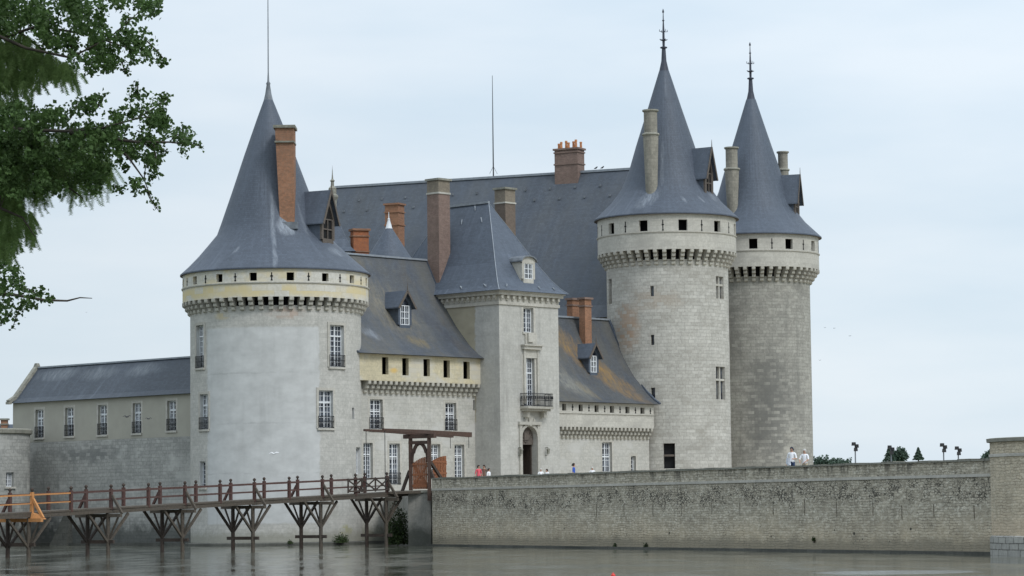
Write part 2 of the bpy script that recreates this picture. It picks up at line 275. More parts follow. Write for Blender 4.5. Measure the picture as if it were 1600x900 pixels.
M_SL0 = slate('slate_round_tower', (.078, .094, .122), zones=[(2.0, 4.5, 1.2, 1.0, PALE, 1.3, 0), (3.1, 6.0, .3, 2.2, PALE, .9, 0), (.6, 4.5, .35, 3.4, PALE, .75, .02), (.5, 1.2, .22, 1.8, PALE, .6, 0), (4.4, 5.0, .25, 2.0, PALE, .4, 0), (6.2, 2.2, 1.0, .6, PALE, .5, 0), (-2.6, 2.2, .22, .5, PALE, .6, .4)])
M_SL1 = slate('slate_keep_tower', (.078, .094, .122), zones=[(-2.2, 2.0, 1.2, 1.5, PALE, .75, .5), (-.9, 5.5, .45, 2.6, PALE, .55, 0), (1.5, 1.8, .25, .5, PALE, .7, -.4), (3.6, 1.9, .25, .5, PALE, .6, -.4), (6.0, 2.4, .8, .7, PALE, .5, 0), (.4, 12.5, .8, 1.2, PALE, .35, 0)])
M_SLH = slate('slate_great_roof', (.070, .083, .104), worn=.22, warm=.14)
M_SLS = slate('slate_side_wing', (.058, .070, .088), worn=.8, zones=[(3.5, 3.0, 3.2, .8, (.17, .19, .21), .8, .2), (8.5, 2.8, 2.6, .9, (.17, .19, .21), .8, .2), (14, 2.9, 2.8, .8, (.17, .19, .21), .8, .2)])
M_SLW = slate('slate_weathered', (.074, .084, .10), lichen=.12, warm=.4, zones=[(5.6, 5.0, 2.6, 3.6, (.19, .17, .125), .9, -.2), (9.5, 3.5, .8, 4.5, (.05, .055, .07), .7, -.5), (6.3, 1.9, 1.1, .9, (.22, .165, .07), .75, -.4), (1.8, 2.6, 1.0, .8, PALE, .55, -.6)])
M_SLL = slate('slate_lichen', (.074, .082, .094), lichen=.1, warm=.4, zones=[(6.9, 4.2, 2.1, 4.8, (.27, .16, .05), 1.0, -.75), (1.8, 6.0, 1.4, 3.2, (.20, .175, .125), .9, -.2), (2.4, 2.6, 2.0, 2.2, (.25, .245, .21), .7, -.6), (4.0, 1.6, .7, 1.4, (.25, .20, .11), .6, -.5)])
M_ZINC = plain('pale_zinc', (.25, .275, .305), .45, .0, .15)
M_LEADD = plain('dark_lead', (.05, .055, .075), .5, .0, .2)
M_LEAD = plain('lead_sheet', (.15, .165, .185), .5, .0, .3, 2.0, .4)
M_BR1 = bricks('orange_brick', (.37, .18, .105), (.25, .13, .08), (.27, .20, .15), .45)
M_BR2 = bricks('pink_brown_brick', (.27, .185, .155), (.19, .13, .11), (.24, .2, .17), .5)
M_BR3 = bricks('bright_orange_brick', (.43, .15, .06), (.31, .11, .055), (.27, .17, .12), .2)
M_BR4 = bricks('sooty_brown_brick', (.19, .145, .115), (.14, .11, .09), (.17, .15, .13), .5)
M_POT = plain('terracotta', (.50, .22, .10), .8)
M_WHITE = plain('white_painted_wood', (.68, .70, .72), .5, var=.06)
M_IRON = plain('black_iron', (.025, .026, .028), .5)
M_WD = wood('dark_brown_timber', (.055, .04, .031))
M_WR = wood('red_brown_timber', (.088, .045, .037))
M_WG = wood('grey_weathered_timber', (.088, .072, .055))
M_WGL = wood('pale_weathered_timber', (.20, .18, .145))
M_WO = wood('fresh_orange_timber', (.52, .24, .085), .2)
M_WGATE = wood('gate_brown_timber', (.078, .046, .034))
M_DOOR = wood('varnished_red_timber', (.26, .10, .045), .35)
M_GREYW = wood('grey_oak', (.12, .10, .085))
M_DARK = plain('dark_interior', (.012, .012, .013), .9, var=.1)  # near-black colour stands in for shade inside slits, galleries and passage
mg, nt, b = newmat('window_glass'); t = nd(nt, 'ShaderNodeTexCoord')
fz = noise_n(nt, t.outputs['Object'], .9, 2, ramp=(.4, .7)); oi = nd(nt, 'ShaderNodeObjectInfo'); fz = mathn(nt, 'MULTIPLY', fz, mathn(nt, 'MULTIPLY', oi.outputs['Random'], 1.6)); nt.links.new(mixc(nt, fz, (.014, .017, .028), (.14, .165, .20)), b.inputs['Base Color'])  # varying reflections put into the pane colour, different per window
b.inputs['Roughness'].default_value = .08; b.inputs['Specular IOR Level'].default_value = .6; M_GLASS = mg

# ------------------------------------------------------------------ mesh builder
class MB:
    def __init__(s): s.v = []; s.f = []; s.m = []; s.uv = []
    def quad(s, ps, mat=0, uv=None):
        i = len(s.v); s.v += [Vector(p) for p in ps]; s.f.append(tuple(range(i, i + len(ps)))); s.m.append(mat)
        if uv is None:
            n = Vector((0, 0, 0)); q = s.v[i:]
            for k in range(len(q)):
                a, c = q[k], q[(k + 1) % len(q)]; n += a.cross(c)
            if n.length < 1e-9: uv = [(0, 0)] * len(ps)
            else:
                n.normalize(); tx = Vector((-n.y, n.x, 0))
                if tx.length < 1e-3: tx = Vector((1, 0, 0))
                tx.normalize(); ty = n.cross(tx)
                uv = [(p.dot(tx), p.dot(ty)) for p in q]
        s.uv.append(uv)
    def hexa(s, P, mat=0):                      # P: 4 bottom ccw, 4 top ccw
        for q in ((3, 2, 1, 0), (4, 5, 6, 7), (0, 1, 5, 4), (1, 2, 6, 5), (2, 3, 7, 6), (3, 0, 4, 7)): s.quad([P[k] for k in q], mat)
    def box(s, c, sz, ang=0, mat=0, taper=1.0):
        ca, sa = math.cos(ang), math.sin(ang); P = []
        for z, k in ((-.5, 1), (.5, taper)):
            for x, y in ((-.5, -.5), (.5, -.5), (.5, .5), (-.5, .5)):
                X, Y = x * sz[0] * k, y * sz[1] * k
                P.append(Vector((c[0] + X * ca - Y * sa, c[1] + X * sa + Y * ca, c[2] + z * sz[2])))
        s.hexa(P, mat)
    def beam(s, a, c, w, h=None, mat=0, w2=None, h2=None):
        a, c = Vector(a), Vector(c); h = h or w; w2 = w2 or w; h2 = h2 or h; d = (c - a).normalized()
        up = Vector((0, 0, 1)) if abs(d.z) < .95 else Vector((0, 1, 0))
        x = d.cross(up).normalized(); y = x.cross(d)
        P = [p + x * (i * ww / 2) + y * (j * hh / 2) for p, ww, hh in ((a, w, h), (c, w2, h2)) for i, j in ((-1, -1), (1, -1), (1, 1), (-1, 1))]
        s.hexa(P, mat)
    def tube(s, pts, rs, n=8, mat=0, cap=True):
        rings = []; L = 0
        for i, p in enumerate(pts):
            p = Vector(p); a = Vector(pts[max(0, i - 1)]); c = Vector(pts[min(len(pts) - 1, i + 1)]); d = (c - a).normalized()
            up = Vector((0, 0, 1)) if abs(d.z) < .9 else Vector((0, 1, 0))
            x = d.cross(up).normalized(); y = d.cross(x).normalized() * -1
            r = rs[i] if isinstance(rs, (list, tuple)) else rs
            rings.append([p + (x * math.cos(k * 2 * math.pi / n) + y * math.sin(k * 2 * math.pi / n)) * r for k in range(n)])
        for i in range(len(rings) - 1):
            for k in range(n):
                s.quad([rings[i][k], rings[i][(k + 1) % n], rings[i + 1][(k + 1) % n], rings[i + 1][k]], mat)
        if cap:
            s.quad(rings[0][::-1], mat); s.quad(rings[-1], mat)
    def lathe(s, cx, cy, prof, n=48, mat=0, a0=0, a1=2 * math.pi, uvr=None, caps=False, uk=None):
        """prof: (r, z[, dx, dy]) from bottom to top; outward normals"""
        vv = 0
        for i in range(len(prof) - 1):
            A, B = prof[i], prof[i + 1]; ra, za = A[0], A[1]; rb, zb = B[0], B[1]
            ax, ay = (A[2], A[3]) if len(A) > 2 else (0, 0); bx, by = (B[2], B[3]) if len(B) > 2 else (0, 0)
            l = math.hypot(rb - ra, zb - za); ur = uvr or uk or max(ra, rb)
            z0uv = za if uvr else vv
            for k in range(n):
                t0 = a0 + (a1 - a0) * k / n; t1 = a0 + (a1 - a0) * (k + 1) / n
                P = lambda r, t, z, ox, oy: Vector((cx + ox + r * math.sin(t), cy + oy - r * math.cos(t), z))
                q = [P(ra, t0, za, ax, ay), P(ra, t1, za, ax, ay), P(rb, t1, zb, bx, by), P(rb, t0, zb, bx, by)]
                uq = [(t0 * ur, z0uv), (t1 * ur, z0uv), (t1 * ur, z0uv + l), (t0 * ur, z0uv + l)]
                if rb < 1e-4: q = q[:3]; uq = uq[:3]
                if ra < 1e-4: q = [q[0], q[2], q[3]]; uq = [uq[0], uq[2], uq[3]]
                s.quad(q, mat, uq)
            vv += l
        if caps:
            for (pr, rv) in ((prof[0], True), (prof[-1], False)):
                ox, oy = (pr[2], pr[3]) if len(pr) > 2 else (0, 0)
                ring = [Vector((cx + ox + pr[0] * math.sin(a0 + (a1 - a0) * k / n), cy + oy - pr[0] * math.cos(a0 + (a1 - a0) * k / n), pr[1])) for k in range(n)]
                s.quad(ring[::-1] if rv else ring, mat)
    def prism(s, prof, width, mat=0):           # prof (y,z) polygon extruded along local x
        w = width / 2; a = [Vector((-w, y, z)) for y, z in prof]; c = [Vector((w, y, z)) for y, z in prof]; n = len(prof)
        s.quad(a, mat); s.quad(c[::-1], mat)
        for i in range(n):
            j = (i + 1) % n; s.quad([a[j], a[i], c[i], c[j]], mat)

def org(o):
    p = Vector((0, 0, 0))
    while o is not None: p = p + o.location; o = o.parent
    return p
def meshdata(mb, name, mats, o=Vector((0, 0, 0)), smooth=False, weld=False):
    me = bpy.data.meshes.new(name)
    me.from_pydata([tuple(v - o) for v in mb.v], [], mb.f)
    mats = mats if isinstance(mats, (list, tuple)) else [mats]
    for m in mats: me.materials.append(m)
    me.polygons.foreach_set('material_index', mb.m)
    uvl = me.uv_layers.new(name='UVMap'); flat = []
    for uv in mb.uv:
        for a in uv: flat += [float(a[0]), float(a[1])]
    uvl.data.foreach_set('uv', flat)
    if weld or smooth:
        bm = bmesh.new(); bm.from_mesh(me); bmesh.ops.remove_doubles(bm, verts=bm.verts, dist=.002)
        bm.to_mesh(me); bm.free()
    if smooth:
        me.polygons.foreach_set('use_smooth', [True] * len(me.polygons))
        try: me.set_sharp_from_angle(angle=R_(smooth if smooth > 1 else 35))
        except Exception: pass
    me.update(); return me
def build(mb, name, mats, parent=None, smooth=False, base=None):
    o_ = org(parent) if parent else (Vector(base) if base is not None else Vector((0, 0, 0)))
    ob = bpy.data.objects.new(name, meshdata(mb, name, mats, o_, smooth)); COL.objects.link(ob)
    if parent: ob.parent = parent
    else: ob.location = o_
    return ob
def inst(name, me, parent, loc, rotz=0, rot=None):
    ob = bpy.data.objects.new(name, me); COL.objects.link(ob); ob.parent = parent
    ob.location = Vector(loc) - (org(parent) if parent else Vector((0, 0, 0)))
    ob.rotation_euler = rot or (0, 0, rotz); return ob
def child(name, me, parent):
    ob = bpy.data.objects.new(name, me); COL.objects.link(ob); ob.parent = parent; return ob
def tag(o, label, cat, group=None):
    o['label'] = label; o['category'] = cat
    if group: o['group'] = group
    return o
def thing(name, label, cat, loc, group=None):
    o = bpy.data.objects.new(name, None); COL.objects.link(o); o.location = loc; o.empty_display_size = .5
    return tag(o, label, cat, group)
def struct(o): o['kind'] = 'structure'; return o

# ------------------------------------------------------------------ wall surfaces with real openings
class Plane:
    def __init__(s, p0, ud): s.p = Vector((p0[0], p0[1], 0)); s.u = Vector((ud[0], ud[1], 0)).normalized(); s.n = s.u.cross(Vector((0, 0, 1)))
    def map(s, u, z, d=0): return s.p + s.u * u - s.n * d + Vector((0, 0, z))
    def uz(s, px, py):
        r = ray(px, py); k = (s.p - EYE).dot(s.n) / r.dot(s.n); q = EYE + r * k; return (q - s.p).dot(s.u), q.z
    def rot(s, u): return math.atan2(s.n.y, s.n.x) + math.pi / 2
    def off(s, d): return Plane(s.p + s.n * d, s.u)
class Cyl:
    def __init__(s, cx, cy, r): s.cx, s.cy, s.r = cx, cy, r
    def map(s, u, z, d=0): t = u / s.r; k = s.r - d; return Vector((s.cx + k * math.sin(t), s.cy - k * math.cos(t), z))
    def uz(s, px, py):
        r = ray(px, py); a = r.x ** 2 + r.y ** 2; bb = -2 * (r.x * s.cx + r.y * s.cy); c = s.cx ** 2 + s.cy ** 2 - s.r ** 2
        D = bb * bb - 4 * a * c; k = (-bb - math.sqrt(max(D, 0))) / (2 * a); q = EYE + r * k
        return math.atan2(q.x - s.cx, -(q.y - s.cy)) * s.r, q.z
    def rot(s, u): return u / s.r
def rect(S, x0, y0, x1, y1):
    xm, ym = (x0 + x1) / 2, (y0 + y1) / 2
    return (S.uz(x0, ym)[0], S.uz(x1, ym)[0], S.uz(xm, y1)[1], S.uz(xm, y0)[1])
def panel(mb, S, u0, u1, z0, z1, ops=(), reveal=.4, mat=0, step=None, zs=()):
    us = {u0, u1}; z_ = {z0, z1} | set(zs)
    for a, c, e, f in ops: us |= {a, c}; z_ |= {e, f}
    if step:
        n = max(1, int((u1 - u0) / step)); eds = [v for o in ops for v in o[:2]]; us |= {x for x in (u0 + (u1 - u0) * k / n for k in range(1, n)) if all(abs(x - e_) > .06 for e_ in eds)}
    us = sorted(x for x in us if u0 - 1e-6 <= x <= u1 + 1e-6); z_ = sorted(x for x in z_ if z0 - 1e-6 <= x <= z1 + 1e-6)
    us = [x for i, x in enumerate(us) if i == 0 or x - us[i - 1] > 1e-5]
    for i in range(len(us) - 1):
        a, c = us[i], us[i + 1]; um = (a + c) / 2
        for j in range(len(z_) - 1):
            e, f = z_[j], z_[j + 1]; zm = (e + f) / 2
            if any(o[0] < um < o[1] and o[2] < zm < o[3] for o in ops): continue
            mb.quad([S.map(a, e), S.map(c, e), S.map(c, f), S.map(a, f)], mat, [(a, e), (c, e), (c, f), (a, f)])
        for o in ops:
            if o[0] < um < o[1]:
                mb.quad([S.map(a, o[2]), S.map(a, o[2], reveal), S.map(c, o[2], reveal), S.map(c, o[2])][::-1], mat, [(a, 0), (a, reveal), (c, reveal), (c, 0)])
                mb.quad([S.map(a, o[3]), S.map(c, o[3]), S.map(c, o[3], reveal), S.map(a, o[3], reveal)], mat, [(a, 0), (c, 0), (c, reveal), (a, reveal)])
    for o in ops:
        mb.quad([S.map(o[0], o[2]), S.map(o[0], o[3]), S.map(o[0], o[3], reveal), S.map(o[0], o[2], reveal)], mat, [(0, o[2]), (0, o[3]), (reveal, o[3]), (reveal, o[2])])
        mb.quad([S.map(o[1], o[2], reveal), S.map(o[1], o[3], reveal), S.map(o[1], o[3]), S.map(o[1], o[2])], mat, [(reveal, o[2]), (reveal, o[3]), (0, o[3]), (0, o[2])])

# ------------------------------------------------------------------ windows
_wc = {}
def win_mesh(w, h, cols, rows, transom):
    k = ('f', round(w, 2), round(h, 2), cols, rows, transom)
    if k not in _wc:
        m = MB(); y = 0; e = .075
        for sx_ in (-1, 1): m.box((sx_ * (w / 2 - e / 2), y, h / 2), (e, .08, h))
        for z in (e / 2, h - e / 2): m.box((0, y - .003, z), (w - 2 * e, .075, e))
        if cols > 1: m.box((0, y - .012, h / 2), (.10, .08, h - 2 * e))
        if transom: m.box((0, y - .02, h * transom), (w - 2 * e, .08, .10))
        for i in range(1, cols * 2 if cols > 1 else 2):
            if cols > 1 and i == cols: continue
            n = cols * 2 if cols > 1 else 2
            m.box((-w / 2 + w * i / n, y + .01, h / 2), (.032, .05, h - 2 * e))
        for j in range(1, rows): m.box((0, y + .006, h * j / rows), (w - 2 * e, .05, .034))
        _wc[k] = meshdata(m, 'window', M_WHITE)
        g = MB(); g.box((0, y + .045, h / 2), (w - .02, .02, h - .02)); _wc[('g',) + k] = meshdata(g, 'pane', M_GLASS)
    return _wc[k], _wc[('g',) + k]
def rail_mesh(w):
    k = ('r', round(w, 2))
    if k not in _wc:
        m = MB(); hh = .85
        for z in (.06, hh): m.box((0, 0, z), (w, .04, .04))
        n = max(3, int(w / .13))
        for i in range(n + 1):
            m.box((-w / 2 + w * i / n, 0, hh / 2), (.028, .028, hh))
            if i < n: m.box((-w / 2 + w * (i + .5) / n, 0, hh * .55), (.09, .02, .04), 0)
        _wc[k] = meshdata(m, 'balconette', M_IRON)
    return _wc[k]
def window(parent, S, o, cols=2, rows=6, transom=.62, rev=.38, rail=False, surround=True, frame='white', sill=True):
    u0, u1, z0, z1 = o; w = (S.map(u1, 0) - S.map(u0, 0)).length; h = z1 - z0; um = (u0 + u1) / 2
    a, g = win_mesh(w, h, cols, rows, transom)
    base = S.map(um, z0, rev - .08); rz = S.rot(um)
    ob = inst('window', a, parent, base, rz); child('pane', g, ob)
    loc = lambda x, y, z: Vector((x, y, z))
    if rail:
        r = child('balconette', rail_mesh(w + .1), ob); r.location = (0, -(rev - .08) - .03, 0)
    if surround:
        m = MB(); e = .2; t = .07; y = -(rev - .08) + .03
        sg = .0
        if isinstance(S, Cyl): sg = (w / 2) ** 2 / (2 * S.r)
        y -= -sg
        for q in (-1, 1): m.box((q * (w / 2 + e / 2), y, h / 2 + e / 2), (e, t + sg * 2, h + e))
        m.box((0, y, h + e / 2), (w, t + sg * 2, e))
        child('surround', meshdata(m, 'surround', M_TRIM), ob)
    if sill:
        m = MB(); m.box((0, -(rev - .08) + .02, -.07), (w + .3, .24, .14)); child('sill', meshdata(m, 'sill', M_TRIM), ob)
    return ob
def backing(mb, S, o, d, mat=0):
    a, c, e, f = o; mb.quad([S.map(a - .05, e - .05, d), S.map(c + .05, e - .05, d), S.map(c + .05, f + .05, d), S.map(a - .05, f + .05, d)], mat)
def arrow_slit(parent, S, u, z, h):
    m = MB(); t = S.map(u, z, -.004); rz = S.rot(u)
    m.box((0, 0, 0), (.075, .03, h)); m.box((0, -.001, h * .05), (.19, .03, .09)); m.box((0, -.002, -h / 2 + .05), (.12, .03, .1))
    key = ('slit', round(h, 2))
    if key not in _wc: _wc[key] = meshdata(m, 'arrow_slit', M_DARK)
    return inst('arrow_slit', _wc[key], parent, t, rz)

def corbel_mesh(H, P, w, n=3):
    k = ('c', H, P, w, n)
    if k not in _wc:
        m = MB(); prof = [(.15, 0)]
        for i in range(n):
            z0 = H * i / n; h = H / n; y0, y1 = -P * i / n, -P * (i + 1) / n
            prof += [(y0 + .05 if i else 0, z0 + .002), (y0 + (y1 - y0) * .7, z0 + h * .06), (y0 + (y1 - y0) * .95, z0 + h * .22), (y1, z0 + h * .42), (y1, z0 + h * .90)]
            if i < n - 1: prof.append((y1 + P / n * .45, z0 + h * .93))
        prof += [(y1, H), (.15, H)]
        m.prism(prof, w); _wc[k] = meshdata(m, 'corbel', M_CORB)
    return _wc[k]

# ------------------------------------------------------------------ dormers and chimneys
def dormer(parent, p, rz, w, hw, hg, L, wall, roofm, style='gothic', Lt=None):
    """p: foot of the front face (world); local -y looks outwards; roof runs back along +y"""
    Lt = Lt or L
    m = MB(); CK = MB(); hw2 = w / 2; t = .16
    ow = w - .42 if style != 'stone' else w - .5; z0 = .25; z1 = hw - (.0 if style == 'gothic' else .12)
    # cheeks
    for s in (-1, 1):
        a, c = s * hw2, s * (hw2 - t)
        P = [(min(a, c), t + .002, -.6), (max(a, c), t + .002, -.6), (max(a, c), L, .0), (min(a, c), L, .0), (min(a, c), t + .002, hw), (max(a, c), t + .002, hw), (max(a, c), L, hw), (min(a, c), L, hw)]
        CK.hexa([Vector(q) for q in P])
    m.box((0, t / 2 + .003, -.2), (w - 2 * t, t, .9)); 
    # gable with pointed opening
    if style == 'gothic':
        N = 8; arch = []
        for i in range(N + 1):
            f = i / N; x = (-1 + 2 * f) * ow / 2; arch.append((x, hw + (hg * .55) * (1 - abs(-1 + 2 * f) ** 1.7)))
        def rl(x): return hw + hg * (1 - abs(x) / (hw2 + .0)) + .02
        for i in range(N):
            (xa, za), (xb, zb) = arch[i], arch[i + 1]
            m.hexa([Vector(q) for q in ((xa, 0, za), (xb, 0, zb), (xb, t, zb), (xa, t, za), (xa, 0, rl(xa)), (xb, 0, rl(xb)), (xb, t, rl(xb)), (xa, t, rl(xa)))])
        for s in (-1, 1):
            xs = sorted((s * ow / 2, s * hw2))
            m.hexa([Vector(q) for q in ((xs[0], 0, z0), (xs[1], 0, z0), (xs[1], t, z0), (xs[0], t, z0), (xs[0], 0, rl(xs[0])), (xs[1], 0, rl(xs[1])), (xs[1], t, rl(xs[1])), (xs[0], t, rl(xs[0])))])
    else:
        for s in (-1, 1):
            m.box((s * (hw2 + ow / 2) / 2, t / 2 - .003, (z0 + hw) / 2), ((w - ow) / 2, t, hw - z0))
        m.box((0, t / 2 - .006, hw - .06), (w, t, .14))
    ob = inst('dormer', meshdata(m, 'dormer', wall), parent, p, rz)
    child('cheeks', meshdata(CK, 'cheeks', wall if style == 'stone' else M_SL), ob)
    # roof
    r = MB(); ov = .22; k = hg / hw2; N = 6 if style == 'stone' else 1
    if style == 'stone':                       # segmental pediment, barrel roof
        pts = []
        for i in range(N + 1):
            a = math.pi * i / N; pts.append((-math.cos(a) * (hw2 + .14), hw + math.sin(a) * hg))
        for i in range(N):
            (xa, za), (xb, zb) = pts[i], pts[i + 1]
            r.hexa([Vector(q) for q in ((xa, -.15, za), (xb, -.15, zb), (xb, Lt, zb), (xa, Lt, za), (xa, -.15, za + .1), (xb, -.15, zb + .1), (xb, Lt, zb + .1), (xa, Lt, za + .1))])
        mm = MB(); P = [Vector((x, .02, z)) for x, z in pts]; mm.quad(P[::-1]); child('pediment', meshdata(mm, 'pediment', wall), ob)
    else:
        top = Vector((0, 0, hw + hg + .06))
        for s in (-1, 1):
            e = Vector((s * (hw2 + ov), 0, hw - ov * k * .9))
            fr, bk = Vector((0, -.28, 0)), Vector((0, Lt, 0)); th = Vector((0, 0, .1))
            q = [e + fr, top + fr, top + bk, e + bk]
            if s > 0: q = q[::-1]
            r.hexa([v for v in q] + [v + th for v in q])
    child('dormer_roof', meshdata(r, 'dormer_roof', roofm), ob)
    # barge boards / mullions
    if style == 'gothic':
        bb = MB()
        for s in (-1, 1): bb.beam((s * (hw2 + ov), -.31, hw - ov * k * .9), (0, -.31, hw + hg + .12), .05, .16)
        bb.beam((0, -.3, hw + hg), (0, -.3, hw + hg + .75), .07, w2=.02, h2=.02)
        child('barge_board', meshdata(bb, 'barge_board', M_GREYW if wall is not M_SL else M_GREYW), ob)
    if hw - z0 > .5:
        g = MB(); hh = z1 - z0
        white = w > 1.5 and style != 'open'
        fm = M_WHITE if style in ('gothic', 'stone') and wall is not M_GREYW else M_GREYW
        for s in (-1, 0, 1): g.box((s * (ow / 2 - .04), .06, z0 + hh / 2), (.085, .07, hh))
        for j in range(4 if fm is M_WHITE else 3): g.box((0, .055, z0 + .03 + (hh - .06) * j / (3 if fm is M_WHITE else 2)), (ow, .05, .05 if fm is M_WHITE else .09))
        if fm is M_WHITE:
            for s in (-.5, .5): g.box((s * ow / 2, .065, z0 + hh / 2), (.03, .05, hh))
        child('window_frame', meshdata(g, 'window_frame', fm), ob)
    d = MB(); d.box((0, .14, (z0 + hw + hg * .45) / 2), (w * .62, .02, hw + hg * .45 - z0)); d.box((0, .128, (z0 + hw) / 2), (ow - .02, .02, hw - z0)); child('pane', meshdata(d, 'pane', M_GLASS if fm is M_WHITE else M_DARK), ob)
    return ob
def chimney(parent, c, sx_, sy_, z0, z1, ang, mat, bands=(.9,), cap=M_TRIMD, taper=1.0, pots=0, top_mat=None, top_from=None):
    m = MB(); zt = top_from or z1
    P = []
    ca, sa = math.cos(ang), math.sin(ang)
    m.box((c[0], c[1], (z0 + zt) / 2), (sx_, sy_, zt - z0), ang)
    ob = build(m, 'chimney', mat, parent)
    k = MB()
    if top_mat: 
        q = MB(); q.box((c[0], c[1], (zt + z1) / 2), (sx_, sy_, z1 - zt), ang); build(q, 'chimney_head', top_mat, ob)
    k.box((c[0], c[1], z1 + .07), (sx_ + .24, sy_ + .24, .16), ang)
    for f in bands: k.box((c[0], c[1], z0 + (z1 - z0) * f), (sx_ + .14, sy_ + .14, .12), ang)
    build(k, 'chimney_cap', cap, ob)
    for i in range(pots):
        t = MB(); x = (i - (pots - 1) / 2) * (sx_ - .1) / max(1, pots - 1); yy = .12 if i % 2 == 0 else -.12
        X, Y = c[0] + x * ca - yy * sa, c[1] + x * sa + yy * ca
        hh = .55 + .1 * ((i * 37) % 3)
        t.lathe(X, Y, [(.125, z1 + .15), (.10, z1 + .15 + hh * .7), (.125, z1 + .15 + hh * .8), (.115, z1 + .15 + hh), (.08, z1 + .15 + hh), (.08, z1 + .2)], 10)
        build(t, 'chimney_pot', M_POT, ob, smooth=True)
    return ob

# ------------------------------------------------------------------ ground, moat, terrace
M_GRASS = plain('bank_grass', (.075, .105, .035), .95, var=.45, vs_=.8, spec=.1)
M_GRAVEL = plain('terrace_gravel', (.38, .34, .27), .95, var=.18, vs_=2.5, spec=.1)
moat = [(-5, 4), (-9.6, 30), (-9.9, 42), (-22, 75), (-48, 130), (-75, 210), (-80, 330), (95, 330), (95, 120), (50, 55), (12, 4)]
cen = Vector((2, 130, 0)); g = MB()
def ringp(s, z): return [Vector((cen.x + (x - cen.x) * s, cen.y + (y - cen.y) * s, z)) for x, y in moat]
rings = [ringp(.975, -1.6), ringp(.992, -.1), ringp(1.006, .55), ringp(1.03, .85), ringp(1.4, 1.0), ringp(4, 1.0), ringp(40, 1.0)]
for a, c in zip(rings, rings[1:]):
    for i in range(len(moat)):
        j = (i + 1) % len(moat); g.quad([a[i], c[i], c[j], a[j]][::-1])
g.quad(rings[0])
gr = build(g, 'ground', M_GRASS); struct(gr)
bm = bmesh.new(); bm.from_mesh(gr.data); bmesh.ops.recalc_face_normals(bm, faces=bm.faces); bm.to_mesh(gr.data); bm.free()
# water
mw, nt, b = newmat('moat_water'); t = nd(nt, 'ShaderNodeTexCoord'); ob = t.outputs['Object']
f = noise_n(nt, ob, .05, 3, ramp=(.3, .7)); nt.links.new(mixc(nt, f, (.075, .08, .062), (.11, .11, .088)), b.inputs['Base Color'])
rgh = nd(nt, 'ShaderNodeMapRange'); nt.links.new(noise_n(nt, ob, 1.0, 5, .7, (.30, .11, 1), off=17), rgh.inputs[0]); rgh.inputs[1].default_value = .38; rgh.inputs[2].default_value = .62; rgh.inputs[3].default_value = .015; rgh.inputs[4].default_value = .16; nt.links.new(rgh.outputs[0], b.inputs['Roughness']); b.inputs['IOR'].default_value = 1.33; b.inputs['Specular IOR Level'].default_value = .5
h1 = noise_n(nt, ob, 1.0, 4, .6, (.55, 1.1, 1)); h2 = noise_n(nt, ob, .28, 3, .5, (.5, 1.3, 1), off=3)
calm = noise_n(nt, ob, .035, 2, .5, (.45, 1.6, 1), ramp=(.46, .60), off=11)
sw = nd(nt, 'ShaderNodeSeparateXYZ'); nt.links.new(ob, sw.inputs[0])
gx = mathn(nt, 'POWER', mathn(nt, 'ABSOLUTE', mathn(nt, 'DIVIDE', mathn(nt, 'SUBTRACT', sw.outputs['X'], 13.5), 3.2)), 2.0)
gy = mathn(nt, 'POWER', mathn(nt, 'ABSOLUTE', mathn(nt, 'DIVIDE', mathn(nt, 'SUBTRACT', sw.outputs['Y'], 98.5), 3.0)), 2.0)
gust = mathn(nt, 'SUBTRACT', 1.6, mathn(nt, 'ADD', mathn(nt, 'ADD', gx, gy), noise_n(nt, ob, .9, 3)), True)
h3 = noise_n(nt, ob, 3.5, 3, .6, (.6, 1.3, 1), off=5)
h = mathn(nt, 'ADD', mathn(nt, 'MULTIPLY', h1, mathn(nt, 'ADD', mathn(nt, 'MULTIPLY', calm, .35), .12)), mathn(nt, 'MULTIPLY', h2, .30))
h = mathn(nt, 'ADD', h, mathn(nt, 'MULTIPLY', mathn(nt, 'MULTIPLY', h3, gust), 3.5))
h = mathn(nt, 'ADD', h, mathn(nt, 'MULTIPLY', noise_n(nt, ob, 1.0, 4, .6, (.45, .16, 1), off=29), 1.6))
bump(nt, b, h, .3, .10); M_WATER = mw
wv = MB(); wv.quad([Vector((p.x, p.y, 0)) for p in ringp(1.0, 0)]); wt = build(wv, 'moat_water', M_WATER); struct(wt)
bm = bmesh.new(); bm.from_mesh(wt.data); bmesh.ops.recalc_face_normals(bm, faces=bm.faces)
if next(iter(bm.faces)).normal.z < 0: bmesh.ops.reverse_faces(bm, faces=bm.faces)
bm.to_mesh(wt.data); bm.free()

TZ = 3.7
terr = [(-4.2, 182.6), (-6.9, 186.2), (-9.2, 201.5), (-14, 206), (-42, 226), (-32, 285), (80, 285), (80, 140), (24.2, 131.2)]
g = MB(); g.quad([(x, y, TZ) for x, y in terr][::-1]); 
for i in range(len(terr)):
    j = (i + 1) % len(terr); g.quad([(terr[i][0], terr[i][1], -1.5), (terr[j][0], terr[j][1], -1.5), (terr[j][0], terr[j][1], TZ), (terr[i][0], terr[i][1], TZ)], 1)
tr = build(g, 'castle_terrace', [M_GRAVEL, M_ABUT]); struct(tr)
bm = bmesh.new(); bm.from_mesh(tr.data); bmesh.ops.remove_doubles(bm, verts=bm.verts, dist=.01); bmesh.ops.recalc_face_normals(bm, faces=bm.faces); bm.to_mesh(tr.data); bm.free()

